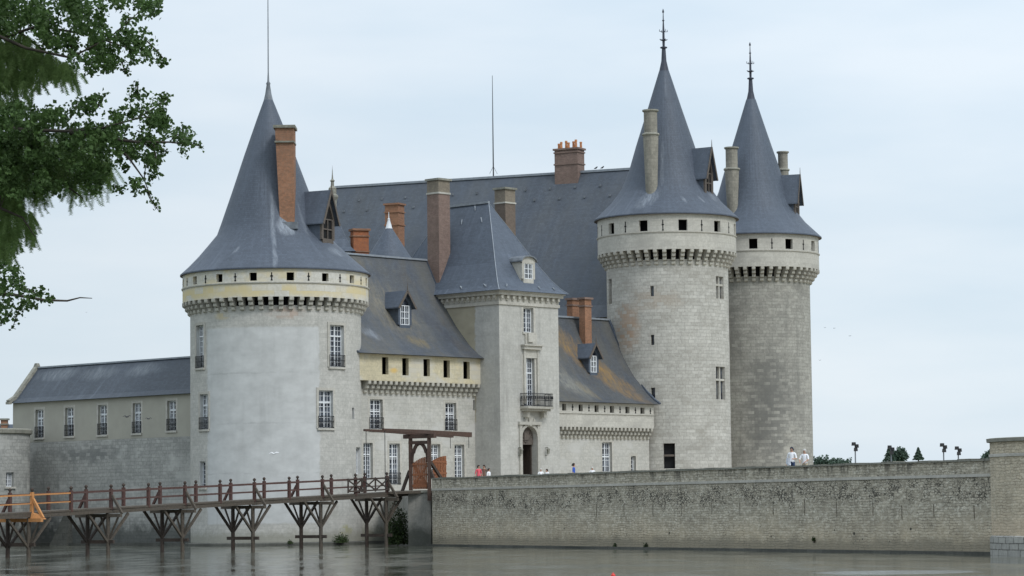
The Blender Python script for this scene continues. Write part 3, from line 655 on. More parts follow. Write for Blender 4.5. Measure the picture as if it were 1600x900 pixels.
# ------------------------------------------------------------------ round towers
def round_tower(th, cx, cy, R, Rb, Re, z_base, zc0, zc1, z_str, z_eave, mwall, mband, nop, op0, opw, op_z, ncorb, cw, ops, roof, roofmat, reveal=.4, foot=True):
    S = Cyl(cx, cy, R); m = MB()
    panel(m, S, -math.pi * R, math.pi * R, z_base, zc0 + (zc1 - zc0) * .36, ops, reveal, 0, step=math.pi * R / 36, zs=())
    w = build(m, 'wall', mwall, th, smooth=25)
    SB = Cyl(cx, cy, Rb); m = MB(); po = []
    for i in range(nop):
        tt = ((op0 + 360 / nop * i + 180) % 360 - 180) * math.pi / 180
        if abs(abs(tt) - math.pi) < .1: continue
        po.append((tt * Rb - opw / 2, tt * Rb + opw / 2, op_z[0], op_z[1]))
    panel(m, SB, -math.pi * Rb, math.pi * Rb, zc1, z_eave, po, .28, 0, step=math.pi * Rb / 36)
    band = build(m, 'parapet', mband, th, smooth=25)
    m = MB(); m.lathe(cx, cy, [(Rb - .42, zc1), (Rb - .004, zc1)], 72, 0); build(m, 'parapet_soffit', M_CORB, th)
    m = MB(); m.lathe(cx, cy, [(Rb - .05, z_str - .1), (Rb + .07, z_str - .06), (Rb + .09, z_str + .02), (Rb - .05, z_str + .06)], 72); build(m, 'string_course', M_TRIM, th, smooth=50)
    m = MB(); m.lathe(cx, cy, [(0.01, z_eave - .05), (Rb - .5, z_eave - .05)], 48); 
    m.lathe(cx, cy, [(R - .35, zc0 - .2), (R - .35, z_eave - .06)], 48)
    build(m, 'gallery_dark_liner', M_DARK, th)  # near-black liner: shade in the machicolation gaps put into its colour
    for i in range(nop):
        tt = ((op0 + 360 / nop * (i + .5) + 180) % 360 - 180) * math.pi / 180
        if abs(tt) < 1.75: arrow_slit(th, SB, tt * Rb, (op_z[0] + op_z[1]) / 2, (op_z[1] - op_z[0]) * 1.0)
    cm = corbel_mesh(round(zc1 - zc0, 3), round(Rb - R + .03, 3), cw, 3 if zc1 - zc0 < 1.1 else 4)
    for i in range(ncorb):
        tt = 2 * math.pi * (i + .3) / ncorb
        inst('corbel', cm, th, S.map(tt * R, zc0), tt)
    m = MB(); m.lathe(cx, cy, [(Rb - .3, z_eave - .02), (roof[0][0] - .01, roof[0][1])], 72); build(m, 'eaves_soffit', M_GREYW, th)
    m = MB(); m.lathe(cx, cy, roof, 72, a0=-math.pi, a1=math.pi, uk=6.0)
    build(m, 'roof', roofmat, th, smooth=40)
    if foot:
        m = MB(); m.lathe(cx, cy, [(R + .4, -1.2), (R + .4, .16), (R + .3, .22), (R - .1, .24)], 72); build(m, 'footing', M_WET, th, smooth=30)
    return S

# --- round tower by the moat (left)
T0Y = 200.0; p = at(431, 500, T0Y); cx, cy = p.x, p.y; R0, Rb0 = 6.2, 6.75
fz = lambda py, r=Rb0: at(431, py, T0Y - r).z
T0 = thing('round_tower', 'fat pale round tower rising from the moat, conical slate roof with one brick chimney', 'tower', (cx, cy, 0))
S0 = Cyl(cx, cy, R0)
o_ul = rect(S0, 307, 508, 318.5, 575); o_ur = rect(S0, 515, 508, 537, 573.5); o_ml = rect(S0, 312.5, 616, 325, 671); o_mr = rect(S0, 498, 610, 520, 669)
o_ll = rect(S0, 312, 721, 321, 762); o_sl = rect(S0, 550, 637, 553.5, 655); o_dr = rect(S0, 556.5, 699, 563.5, 741)
ze0 = fz(419, 6.93)
P0 = lambda px, r_px, py: (r_px / (F_PX / T0Y), at(px, py, T0Y).z, 0, 0)
def prof0(lst):
    out = []
    for (xc, r, py) in lst:
        q = at(xc, py, T0Y); axx = cx; out.append((r / 21.5, q.z, q.x - axx, 0))
    return out
roof0 = [(6.93, ze0, 0, 0), (6.93, ze0 + .1, 0, 0)] + prof0([(430.5, 135.5, 418), (429, 118.5, 402), (427, 103, 386), (425.5, 86.5, 368), (424.5, 79, 350), (423, 61, 302), (421.5, 40, 243), (420, 19, 187), (419.3, 7, 156)])
S0 = round_tower(T0, cx, cy, R0, Rb0, 6.93, -1.5, fz(484, R0), fz(463), fz(440.5), ze0, M_T0, M_T0BAND, 16, -8.7, .54, (fz(438), fz(425.3)), 57, .31,
            [o_ul, o_ur, o_ml, o_mr, o_ll, o_sl, o_dr], roof0, M_SL0)
window(T0, S0, o_ul, 2, 8, .74, rail=True); window(T0, S0, o_ur, 2, 8, .74, rail=True); window(T0, S0, o_ml, 2, 7, .68, rail=True); window(T0, S0, o_mr, 2, 7, .68, rail=True)
window(T0, S0, o_ll, 1, 6, 0, surround=False); window(T0, S0, o_dr, 1, 6, 0, surround=False, sill=False)
m = MB(); backing(m, S0, o_sl, .38); build(m, 'slit_window', M_DARK, T0)
q = at(419.3, 156, T0Y); t0x = q.x
m = MB(); m.lathe(q.x, q.y, [(.36, q.z - .1), (.24, q.z + .4), (.13, q.z + 1.1), (.17, q.z + 1.2), (.08, q.z + 1.35), (.045, q.z + 2.0), (.03, q.z + 8.3), (0.001, q.z + 8.6)], 12); build(m, 'finial', M_LEAD, T0, smooth=60)
# brick chimney on it
q0 = at(449.5, 346, 196.55); q1 = at(444, 199, 196.55)
m = MB(); xl0, xr0, xl1, xr1 = at(438, 346, 196.5).x, at(460, 346, 196.5).x, at(429.5, 199, 196.5).x, at(458.5, 199, 196.5).x
yy0, yy1 = 196.5, 198.0; zb, zt = q0.z - .5, q1.z
m.hexa([Vector(v) for v in ((xl0, yy0, zb), (xr0, yy0, zb), (xr0, yy1, zb), (xl0, yy1, zb), (xl1, yy0, zt), (xr1, yy0, zt), (xr1, yy1 + .4, zt), (xl1, yy1 + .4, zt))])
ch = build(m, 'chimney', M_BR1, T0)
m = MB(); xm = (xl1 + xr1) / 2; m.box((xm, 197.4, zt + .06), (xr1 - xl1 + .25, 2.1, .2)); m.box((xm + .02, 197.3, zt - 1.05), (xr1 - xl1 + .08, 1.9, .12)); build(m, 'chimney_cap', M_TRIMD, ch)
m = MB(); m.box(((xl0 + xr0) / 2, 196.62, zb + .2), (xr0 - xl0 + .5, .5, .5)); build(m, 'flashing', M_LEAD, ch)
# lucarne on it
th_ = R_(62)
def on_roof(cx_, cy_, px, py, th):            # foot of a dormer facing direction th, seen at px
    for k in range(400):
        rho = k * .02; x, y = cx_ + rho * math.sin(th), cy_ - rho * math.cos(th)
        if proj((x, y, 20))[0] >= px: break
    return Vector((x, y, at(px, py, y).z))
p = on_roof(cx - .3, cy, 513, 380, th_)
dormer(T0, p, th_, 1.75, 1.75, 1.95, 2.9, M_GREYW, M_SL, Lt=3.0)

# --- twin keep towers
def keep_tower(label, px, py, Y, zb, axis_px_apex, fl, ops, op0):
    p = at(px, py, Y); cx, cy = p.x, p.y; R, Rb = 5.05 if Y < 235 else 4.9, 5.75
    th = thing('keep_tower', label, 'tower', (cx, cy, zb))
    return th, cx, cy, R, Rb
def lead_finial(th, x, y, z):
    m = MB(); m.lathe(x, y, [(.42, z - .05), (.33, z + .35), (.22, z + .85), (.16, z + 1.9), (.3, z + 1.95), (.3, z + 2.03), (.1, z + 2.1), (.11, z + 2.55), (.3, z + 2.62), (.1, z + 2.7), (.09, z + 3.3), (.08, z + 3.6), (.05, z + 4.2), (.11, z + 4.28), (.05, z + 4.36), (.03, z + 4.9), (.09, z + 5.0), (.06, z + 5.15), (0.001, z + 5.3)], 12)
    for a in range(4):
        c, s = math.cos(a * math.pi / 2 + .4), math.sin(a * math.pi / 2 + .4)
        m.beam((x, y, z + 2.62), (x + c * .36, y + s * .36, z + 2.68), .05); m.beam((x, y, z + 3.3), (x + c * .38, y + s * .38, z + 3.36), .045)
        m.beam((x + c * .38, y + s * .38, z + 3.36), (x + c * .34, y + s * .34, z + 3.52), .04)
    build(m, 'finial', M_LEADD, th, smooth=60)
def stone_stack(parent, x, y, z0, zc, z1, r0, r1, r2):
    m = MB(); m.lathe(x, y, [(r0, z0), (r1, zc - .05)], 14, uvr=1.0); m.lathe(x, y, [(r2, zc + .1), (r2, z1)], 14, uvr=1.0, caps=True)
    ob = build(m, 'chimney', M_STACK, parent, smooth=40)
    m = MB(); m.lathe(x, y, [(r1, zc - .1), (r1 + .1, zc), (r1 + .08, zc + .1), (r2, zc + .18)], 14, caps=True); m.lathe(x, y, [(r2 + .02, z1 - .12), (r2 + .12, z1 - .05), (r2 + .12, z1 + .06), (r2 * .7, z1 + .08)], 14, caps=True)
    build(m, 'chimney_cap', M_TRIMD, ob, smooth=40); return ob

T1Y = 228.0
T1, cx1, cy1, R1, Rb1 = keep_tower('nearer, paler keep tower with mullioned windows and stone chimney on its slate cone', 1041.3, 345, T1Y, TZ, 0, 0, (), 0)
S1 = Cyl(cx1, cy1, R1); f1 = lambda py, r=5.75: at(1044, py, T1Y - r).z
ops1 = [rect(S1, *r) for r in ((1016, 446.7, 1021.7, 462.7), (1016.7, 523, 1022.3, 539), (1017, 605.7, 1023.7, 621.7), (1119, 432, 1130.7, 466.7), (1119, 573, 1133, 624), (1036.7, 692.7, 1055, 732), (951, 436, 956, 475))]
ze1 = f1(333.3, 6.03)
PROF = [(6.03, 0), (6.03, .1), (5.35, .75), (4.62, 1.45), (4.12, 2.1), (3.68, 2.75), (3.40, 3.4), (3.02, 4.35), (2.44, 6.3), (1.43, 9.4), (.42, 12.6)]
S1 = round_tower(T1, cx1, cy1, R1, Rb1, 6.03, TZ - 1, f1(413.3, R1), f1(388.8), f1(361.5), ze1, M_T1, M_BAND, 11, 10.2, .74, (f1(360), f1(342.9)), 47, .31, ops1, [(r, ze1 + z) for r, z in PROF], M_SL1, foot=False)
lead_finial(T1, cx1, cy1, ze1 + 12.6)
for i in (0, 1, 2):
    m = MB(); backing(m, S1, ops1[i], .38); build(m, 'slit_window', M_GLASS, T1)
def mullion(th, S, o, rows=2, frac=.5, mats=M_TRIM):
    u0, u1, z0, z1 = o; w = u1 - u0; h = z1 - z0; rz = S.rot((u0 + u1) / 2); base = S.map((u0 + u1) / 2, z0, .22)
    m = MB(); m.box((0, 0, h / 2), (.16, .2, h)); m.box((0, -.004, h * frac), (w, .2, .16)); ob = inst('window', meshdata(m, 'window', mats), th, base, rz)
    g = MB(); g.box((0, .12, h / 2), (w, .03, h)); child('pane', meshdata(g, 'pane', M_GLASS), ob)
    return ob
mullion(T1, S1, ops1[3], 2, .62); mullion(T1, S1, ops1[4], 2, .6)
o = ops1[6]; m = MB(); backing(m, S1, o, .35); build(m, 'slit_window', M_GLASS, T1)
o = ops1[5]; m = MB(); backing(m, S1, o, .38); u_, v_ = (o[0] + o[1]) / 2, o[3] - o[2]
wob = build(m, 'ground_window', M_DARK, T1); m = MB(); a, c = S1.map(o[0], o[2] + v_ * .52, .15), S1.map(o[1], o[2] + v_ * .52, .15); m.beam(a, c, .14, .16); build(m, 'transom', M_GREYW, wob)
q0, q1, qc = at(1017, 301, 224.4), at(1019, 173, 224.4), at(1019, 211, 224.4)
stone_stack(T1, q0.x + .06, q0.y, q0.z - .8, qc.z, q1.z, .46, .64, .56)
p = on_roof(cx1, cy1, 1111, 307, R_(56)); dormer(T1, p, R_(56), 1.35, 1.95, 2.0, 2.5, M_GREYW, M_SL, Lt=2.6)

T2Y = 243.5
T2, cx2, cy2, R2, Rb2 = keep_tower('darker windowless keep tower farther back, slate cone with two round stone chimneys', 1177.3, 371, T2Y, TZ, 0, 0, (), 0)
f2 = lambda py, r=5.75: at(1178, py, T2Y - r).z
ze2 = f2(364.5, 6.03)
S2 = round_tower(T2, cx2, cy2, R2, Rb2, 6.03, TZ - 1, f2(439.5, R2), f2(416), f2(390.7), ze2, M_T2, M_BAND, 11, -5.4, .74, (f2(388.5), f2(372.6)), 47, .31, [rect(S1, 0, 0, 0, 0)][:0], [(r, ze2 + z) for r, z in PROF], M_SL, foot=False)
lead_finial(T2, cx2, cy2, ze2 + 12.5)
q0, q1, qc = at(1144, 331, 240.6), at(1143, 231, 240.2), at(1143.5, 265, 240.2)
stone_stack(T2, q1.x, q0.y - .3, q0.z - 1.2, qc.z, q1.z, .40, .64, .53)
q0, q1, qc = at(1223, 300, 244.5), at(1223, 238, 244.5), at(1223, 262, 244.5)
stone_stack(T2, q1.x, 244.5, q0.z - 2, qc.z - .25, q1.z, .45, .5, .44)
p = on_roof(cx2, cy2, 1249, 341, R_(69)); dormer(T2, p, R_(69), 1.4, 1.75, 2.0, 2.4, M_GREYW, M_SL, Lt=2.4)

# ------------------------------------------------------------------ gatehouse and wings (one grid, 47 degrees)
A47 = R_(47); FD = Vector((math.cos(A47), math.sin(A47), 0)); SD = Vector((-math.sin(A47), math.cos(A47), 0)); ND = -SD
GA = A47                                        # box angle for things on this grid
C0 = Vector((at(781, 600, 207.0).x, 207.0, 0))  # near corner of gatehouse
GW, GD = 6.65, 12.2
G = thing('gatehouse', 'tall square gatehouse pavilion with arched door, iron balcony and steep hipped slate roof', 'gatehouse', C0 + FD * 3 + Vector((0, 0, TZ)))
SF = Plane(C0, FD); SS = Plane(C0 + SD * GD, -SD)
zg = at(778, 466, 206.8).z; zgc = at(778, 454.7, 206.4).z
w1 = rect(SF, 818, 481, 833.6, 519.5); w2 = rect(SF, 819, 558, 835.5, 635); dr_ = rect(SF, 815, 694, 838.8, 745)
dz0 = TZ - .2; arch_top = SF.uz(827, 666)[1]
door = (dr_[0], dr_[1], dz0, arch_top)
m = MB(); panel(m, SF, 0, GW, TZ - 1, zg, [w1, w2, door], .55, 0)
# arch spandrels inside the door opening
N = 10; wd = door[1] - door[0]; rad = wd / 2; zc_ = arch_top - rad
for i in range(N):
    a0, a1 = math.pi * i / N, math.pi * (i + 1) / N
    xa, xb = door[0] + rad - rad * math.cos(a0), door[0] + rad - rad * math.cos(a1); za, zb = zc_ + rad * math.sin(a0), zc_ + rad * math.sin(a1)
    m.quad([SF.map(xa, za, .003), SF.map(xb, zb, .003), SF.map(xb, arch_top, .003), SF.map(xa, arch_top, .003)], 0, [(xa, za), (xb, zb), (xb, arch_top), (xa, arch_top)])
    m.quad([SF.map(xa, za, .003), SF.map(xa, za, .55), SF.map(xb, zb, .55), SF.map(xb, zb, .003)])
build(m, 'front_wall', M_G, G)
m = MB(); SS2 = Plane(C0, SD)
m.quad([SF.map(0, TZ - 1), SF.map(0, TZ - 1, GD), SF.map(0, zg, GD), SF.map(0, zg)][::-1], 0, [(0, TZ - 1), (-GD, TZ - 1), (-GD, zg), (0, zg)][::-1])
m.quad([SF.map(GW, TZ - 1), SF.map(GW, TZ - 1, GD), SF.map(GW, zg, GD), SF.map(GW, zg)]); m.quad([SF.map(0, TZ - 1, GD), SF.map(GW, TZ - 1, GD), SF.map(GW, zg, GD), SF.map(0, zg, GD)][::-1])
build(m, 'side_wall', M_GSIDE, G)
# cornice with modillions
def gpt(u, d, z): return C0 + FD * u + SD * d + Vector((0, 0, z))
m = MB()
for (a, h0, h1) in ((.10, -.95, -.72), (.30, -.22, .0), (.42, .0, .12)):
    z0, z1 = zgc + h0, zgc + h1
    m.hexa([gpt(-a, -a, z0), gpt(GW + a, -a, z0), gpt(GW + a, GD + a, z0), gpt(-a, GD + a, z0), gpt(-a, -a, z1), gpt(GW + a, -a, z1), gpt(GW + a, GD + a, z1), gpt(-a, GD + a, z1)])
m.hexa([gpt(-.03, -.03, zg - .4), gpt(GW + .03, -.03, zg - .4), gpt(GW + .03, GD, zg - .4), gpt(-.03, GD, zg - .4), gpt(-.03, -.03, zgc - .2), gpt(GW + .03, -.03, zgc - .2), gpt(GW + .03, GD, zgc - .2), gpt(-.03, GD, zgc - .2)])
build(m, 'cornice', M_TRIM, G)
mm = MB(); mm.box((0, -.10, .36), (.22, .22, .22)); mm.box((0, -.05, .2), (.18, .12, .14)); mo = meshdata(mm, 'modillion', M_CORB)
for k in range(11): inst('modillion', mo, G, gpt(.15 + k * (GW - .3) / 10, -.03, zgc - .73), SF.rot(0))
for k in range(12): inst('modillion', mo, G, gpt(-.03, .3 + k * .55, zgc - .73), SF.rot(0) - math.pi / 2)
Z_ = Vector((0, 0, 1))
# hipped bell-cast roof
zrt = at(769, 317, 212.2).z
ov = .62; mid = GW / 2; r0, r1 = 4.1, 8.6
lev = [(0, 0), (.10, .055), (.22, .15), (.38, .31), (.62, .58), (1, 1)]
rp = []
for f, h in lev:
    z = zgc + .1 + (zrt - zgc - .1) * h
    x0, x1 = -ov + (mid + ov) * f, GW + ov - (mid + ov) * f; y0, y1 = -ov + (r0 + ov) * f, GD + ov - (GD + ov - r1) * f
    rp.append([gpt(x0, y0, z), gpt(x1, y0, z), gpt(x1, y1, z), gpt(x0, y1, z)])
m = MB()
for a, c in zip(rp, rp[1:]):
    for i in range(4):
        j = (i + 1) % 4; m.quad([a[i], a[j], c[j], c[i]])
m.quad(rp[0][::-1]); build(m, 'roof', M_SL, G)
m = MB()
for i in (0, 1, 3):
    pts = [r[i] + Vector((0, 0, .02)) for r in rp]
    for a, c in zip(pts, pts[1:]): m.beam(a, c, .05, .03)
m.beam(rp[-1][0] + Z_ * .06, rp[-1][3] + Z_ * .06, .22, .16); build(m, 'lead_ridge', M_ZINC, G)
def g_slope(side, f, x):                         # a point on the front (0) or left (3) roof slope
    for (fa, ha), (fb, hb) in zip(lev, lev[1:]):
        if fa <= f <= fb: h = ha + (hb - ha) * (f - fa) / (fb - fa); break
    z = zgc + .1 + (zrt - zgc - .1) * h + .05
    if side == 0: return gpt(-ov + (mid + ov) * f + x * (GW + 2 * ov) * (1 - f), -ov + (r0 + ov) * f, z)
    y0, y1 = -ov + (r0 + ov) * f, GD + ov - (GD + ov - r1) * f
    return gpt(-ov + (mid + ov) * f, y0 + x * (y1 - y0), z)
for side, f, x in ((0, .06, .12), (0, .06, .62), (0, .06, .85), (3, .07, .1), (3, .07, .3), (3, .07, .55), (3, .8, .15), (3, .8, .5), (3, .93, .3)):
    m = MB(); a = g_slope(side, f, x); c = g_slope(side, f + .05, x + .02); m.beam(a, c, .07, .05); m.beam(a, a + (c - a) * .1 + Z_ * .16, .05, .05); build(m, 'roof_hook', M_ZINC, G)
# windows, entablature, balcony, door
window(G, SF, w1, 2, 5, 0, sill=True); window(G, SF, w2, 2, 9, .68, sill=False)
um = (w2[0] + w2[1]) / 2
m = MB(); u0, z1 = SF.uz(813.5, 540); u1, z0 = SF.uz(844, 546)
def fbox(m, S, ua, ub, za, zb, d0, d1, mat=0):
    m.hexa([S.map(ua, za, -d1), S.map(ub, za, -d1), S.map(ub, za, -d0), S.map(ua, za, -d0), S.map(ua, zb, -d1), S.map(ub, zb, -d1), S.map(ub, zb, -d0), S.map(ua, zb, -d0)], mat)
fbox(m, SF, u0 + .1, u1 - .1, z0 - .05, z0 + .22, 0, .3); fbox(m, SF, u0, u1, z0 + .22, z1 + .1, 0, .45)
fbox(m, SF, u0 + .3, u1 - .3, z0 - .7, z0 - .05, 0, .08)
for uu in (u0 + .25, u1 - .45): fbox(m, SF, uu, uu + .2, z0 - 4.2, z0 - .05, 0, .13)
fbox(m, SF, u0 + .45, u1 - .45, z1 + .15, z1 + .95, 0, .1); fbox(m, SF, um - .3, um + .3, z1 + .3, z1 + 1.0, .1, .25)
build(m, 'window_entablature', M_TRIM, G)
b0, bz0 = SF.uz(812.5, 636); b1, bz1 = SF.uz(852, 613); bz = SF.uz(830, 636)[1]
m = MB(); fbox(m, SF, b0, b1, bz - .15, bz + .02, 0, .85); fbox(m, SF, b0 + .12, b1 - .12, bz - .32, bz - .15, 0, .65)
for uu in (b0 + .35, b1 - .65): fbox(m, SF, uu, uu + .3, bz - .8, bz - .32, 0, .45)
bal = build(m, 'balcony', M_CORB, G)
m = MB(); h = 1.0
for ua, ub, da, db in ((b0 + .05, b1 - .05, .8, .8), (b0 + .05, b0 + .05, 0, .8), (b1 - .05, b1 - .05, 0, .8)):
    for z in (.08, h * .5, h): m.beam(SF.map(ua, bz + z, -da), SF.map(ub, bz + z, -db), .045)
    L = max(abs(ub - ua), abs(db - da)); n = int(L / .12)
    for k in range(n + 1):
        f = k / n; m.beam(SF.map(ua + (ub - ua) * f, bz, -(da + (db - da) * f)), SF.map(ua + (ub - ua) * f, bz + h, -(da + (db - da) * f)), .032)
        if k % 2: m.box(SF.map(ua + (ub - ua) * f, bz + .7, -(da + (db - da) * f)), (.1, .1, .22), A47 + .78)
build(m, 'railing', M_IRON, bal)
m = MB(); cu = (door[0] + door[1]) / 2
for k in range(12): 
    a = k * math.pi / 6; m.box(SF.map(cu + .42 * math.cos(a), bz - 1.05 + .3 * math.sin(a), -.1), (.26, .2, .2), A47 + a)
m.box(SF.map(cu, bz - 1.05, -.12), (.4, .25, .45), A47); build(m, 'carved_crest', M_TRIM, G)
m = MB(); e = .28
fbox(m, SF, door[0] - e, door[0], dz0, arch_top + .1, 0, .13); fbox(m, SF, door[1], door[1] + e, dz0, arch_top + .1, 0, .13); fbox(m, SF, door[0] - e - .1, door[1] + e + .1, arch_top + .1, arch_top + .33, 0, .24)
for i in range(N):
    a0, a1 = math.pi * i / N, math.pi * (i + 1) / N; 
    P = []
    for rr in (rad, rad + .22):
        for a in (a0, a1): P.append((door[0] + rad - rr * math.cos(a), zc_ + rr * math.sin(a)))
    m.hexa([SF.map(P[0][0], P[0][1], -.12), SF.map(P[1][0], P[1][1], -.12), SF.map(P[1][0], P[1][1], .02), SF.map(P[0][0], P[0][1], .02), SF.map(P[2][0], P[2][1], -.12), SF.map(P[3][0], P[3][1], -.12), SF.map(P[3][0], P[3][1], .02), SF.map(P[2][0], P[2][1], .02)])
ds = build(m, 'door_surround', M_TRIM, G)
dtop = SF.uz(827, 694.5)[1]
m = MB(); fbox(m, SF, door[0] + .02, door[1] - .02, dtop, arch_top - .02, -.5, -.35); tb = build(m, 'tympanum', M_GREYW, G)
m = MB()
for k in range(7):
    a = math.pi * (k + .5) / 7; m.beam(SF.map(cu, dtop + .15, .33), SF.map(cu - rad * .85 * math.cos(a), max(dtop + .2, zc_ + rad * .85 * math.sin(a)), .33), .07)
m.box(SF.map(cu, (dtop + arch_top) / 2, .3), (.5, .12, .7), A47); build(m, 'carving', M_GREYW, tb)
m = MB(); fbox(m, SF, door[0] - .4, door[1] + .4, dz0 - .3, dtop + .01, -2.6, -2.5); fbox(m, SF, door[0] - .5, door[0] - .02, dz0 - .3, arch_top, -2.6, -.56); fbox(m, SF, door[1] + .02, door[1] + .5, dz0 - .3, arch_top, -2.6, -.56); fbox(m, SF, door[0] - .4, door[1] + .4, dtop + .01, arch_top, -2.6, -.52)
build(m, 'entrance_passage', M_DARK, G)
m = MB(); fbox(m, SF, door[0] + .02, door[0] + .14, dz0, dtop, -1.5, -.5); fbox(m, SF, door[1] - .14, door[1] - .02, dz0, dtop, -1.5, -.5); build(m, 'open_door', M_WD, G)
for px_ in (810, 852):
    u, z = SF.uz(px_, 706); m = MB(); c = SF.map(u, z, -.3)
    m.box((c.x, c.y, c.z), (.15, .15, .34), A47, taper=1.25); m.box((c.x, c.y, c.z + .22), (.24, .24, .1), A47, taper=.5); m.beam(SF.map(u, z + .3, 0), SF.map(u, z + .33, -.3), .05); m.beam(SF.map(u, z - .3, 0), SF.map(u, z - .22, -.3), .04)
    build(m, 'wall_lantern', M_TRIMD, G)
# stone dormer on the front hip
uq, _z = SF.uz(826.5, 441); pd = C0 + FD * (uq + .1) + SD * .12; pd.z = at(826.5, 441, pd.y).z
dormer(G, pd, SF.rot(0), 1.45, 1.55, .42, 2.3, M_TRIM, M_LEAD, style='stone', Lt=2.6)
# chimneys at the gatehouse
def gp(px, py, Y): return at(px, py, Y)
cq = C0 + SD * 7.1 + FD * .82; q = gp(683, 455, cq.y); q.x = cq.x; q1 = gp(683, 283, cq.y); qb = gp(683, 303, cq.y)
chimney(G, (q.x, q.y), 1.25, 1.25, q.z - .8, q1.z, A47, M_BR2, bands=(), top_mat=M_HEAD, top_from=qb.z)
m = MB(); m.box((q.x, q.y, qb.z), (1.36, 1.36, .14), A47); build(m, 'chimney_band', M_TRIM, G)
q = gp(789.5, 361, 215.6); q1 = gp(789.5, 297, 215.6); qb = gp(789.5, 318, 215.6)
chimney(G, (q.x, q.y), 1.15, 1.15, q.z - 2.0, q1.z, A47, M_BR4, bands=(), top_mat=M_HEAD, top_from=qb.z)
m = MB(); m.box((q.x, q.y, qb.z), (1.26, 1.26, .12), A47); build(m, 'chimney_band', M_TRIM, G)

# --- wings
def wing_roof(th, S, u0, u1, run, z0, z1, prof, mat, ovh, verge=True):
    pr = [(r * run, z0 + (z1 - z0) * h) for r, h in prof]
    back = [(2 * run - d, z) for d, z in pr][::-1]
    m = MB(); al = pr + back[1:]
    v = 0
    for (da, za), (db, zb) in zip(al, al[1:]):
        l = math.hypot(db - da, zb - za)
        m.quad([S.map(u0, za, da - ovh), S.map(u1, za, da - ovh), S.map(u1, zb, db - ovh), S.map(u0, zb, db - ovh)], 0, [(u0, v), (u1, v), (u1, v + l), (u0, v + l)]); v += l
    m.quad([S.map(u0, z0 - .02, -ovh), S.map(u0, z0 - .02, 2 * run - ovh), S.map(u1, z0 - .02, 2 * run - ovh), S.map(u1, z0 - .02, -ovh)])
    for u in (u0, u1): m.quad([S.map(u, z, d - ovh) for d, z in al])
    rf = build(m, 'roof', mat, th)
    m = MB()
    for (da, za), (db, zb) in zip(pr, pr[1:]): m.beam(S.map(u1, za + .04, da - ovh), S.map(u1, zb + .04, db - ovh), .22, .16)
    for (da, za), (db, zb) in zip(pr, pr[1:]): m.beam(S.map(u0, za + .04, da - ovh), S.map(u0, zb + .04, db - ovh), .22, .16)
    build(m, 'verge', M_SL, rf)
    m = MB(); m.beam(S.map(u0, z1 + .02, run - ovh), S.map(u1, z1 + .02, run - ovh), .3, .14); build(m, 'lead_ridge', M_ZINC, rf)
    return rf
def wing(th, S, L, D, z_base, zc0, zc1, proj_, z_str, z_eave, wall, bandm, ops, pops, ncorb, cw, L2):
    m = MB(); panel(m, S, -1.5, L, z_base, zc0 + (zc1 - zc0) * .36, ops, .38)
    m.quad([S.map(L, z_base), S.map(L, z_base, D), S.map(L, zc1, D), S.map(L, zc1)], 0); m.quad([S.map(-1.5, z_base, D), S.map(L, z_base, D), S.map(L, z_eave, D), S.map(-1.5, z_eave, D)][::-1])
    m.quad([S.map(-1.5, z_base), S.map(-1.5, z_base, D), S.map(-1.5, zc1, D), S.map(-1.5, zc1)][::-1])
    build(m, 'wall', wall, th)
    SB = S.off(proj_); m = MB(); panel(m, SB, -1.5, L2, zc1, z_eave, pops, .3)
    m.quad([SB.map(-1.5, zc1), SB.map(-1.5, zc1, .4), SB.map(L2, zc1, .4), SB.map(L2, zc1)])
    m.quad([SB.map(L2, zc1), SB.map(L2, zc1, D), SB.map(L2, z_eave, D), SB.map(L2, z_eave)])
    m.quad([SB.map(-1.5, zc1), SB.map(-1.5, zc1, D), SB.map(-1.5, z_eave, D), SB.map(-1.5, z_eave)][::-1])
    build(m, 'parapet', bandm, th)
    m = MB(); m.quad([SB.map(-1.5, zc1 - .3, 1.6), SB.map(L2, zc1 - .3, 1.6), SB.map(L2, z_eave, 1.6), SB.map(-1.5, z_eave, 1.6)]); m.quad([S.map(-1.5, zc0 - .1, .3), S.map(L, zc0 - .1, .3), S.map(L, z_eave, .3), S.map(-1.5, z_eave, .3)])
    build(m, 'gallery_dark_sheet', M_DARK, th)  # near-black sheets behind the openings; the gallery's shade is in their colour
    if z_str:
        m = MB(); fbox(m, SB, -1.5, L2, z_str - .06, z_str + .06, -.02, .07); build(m, 'string_course', M_TRIM, th)
    cm = corbel_mesh(round(zc1 - zc0, 3), round(proj_ + .02, 3), cw, 3)
    for i in range(ncorb): inst('corbel', cm, th, S.map(.1 + (L2 - .35) * i / (ncorb - 1), zc0), S.rot(0))

# west wing (between moat tower and gatehouse)
PW1 = Vector((at(567, 600, 200.2).x, 200.2, 0)); SW1 = Plane(PW1, FD)
uE = SW1.uz(744, 620)[0]; SB1 = SW1.off(.62)
W1 = thing('west_wing', 'castle wing with yellow stone parapet and lichen-stained slate roof between fat tower and gatehouse', 'castle wing', PW1 + FD * 5)
ops = [rect(SW1, *r) for r in ((578, 624, 598, 670.5), (696, 629.5, 713, 673), (568, 692, 582.5, 748), (608.5, 693, 625, 757), (674, 694, 688, 745), (710.5, 694.7, 725.5, 748), (739.3, 625, 741.8, 641))]
pops = [rect(SB1, x - 5, y, x + 5, y + 27) for x, y in ((602, 558), (633.6, 559.5), (666.7, 561), (697.9, 563), (729, 565))]
zeW1 = SB1.uz(650, 556)[1]; zc1 = SB1.uz(650, 597)[1]; zc0 = SW1.uz(650, 617)[1]
uB = SB1.uz(751.5, 590)[0]
wing(W1, SW1, uE + .02, 11.2, -1.5, zc0, zc1, .62, None, zeW1, M_W1, M_W1Y, ops, pops, 22, .27, uB)
for i in range(2): window(W1, SW1, ops[i], 2, 6, .6, rail=True)
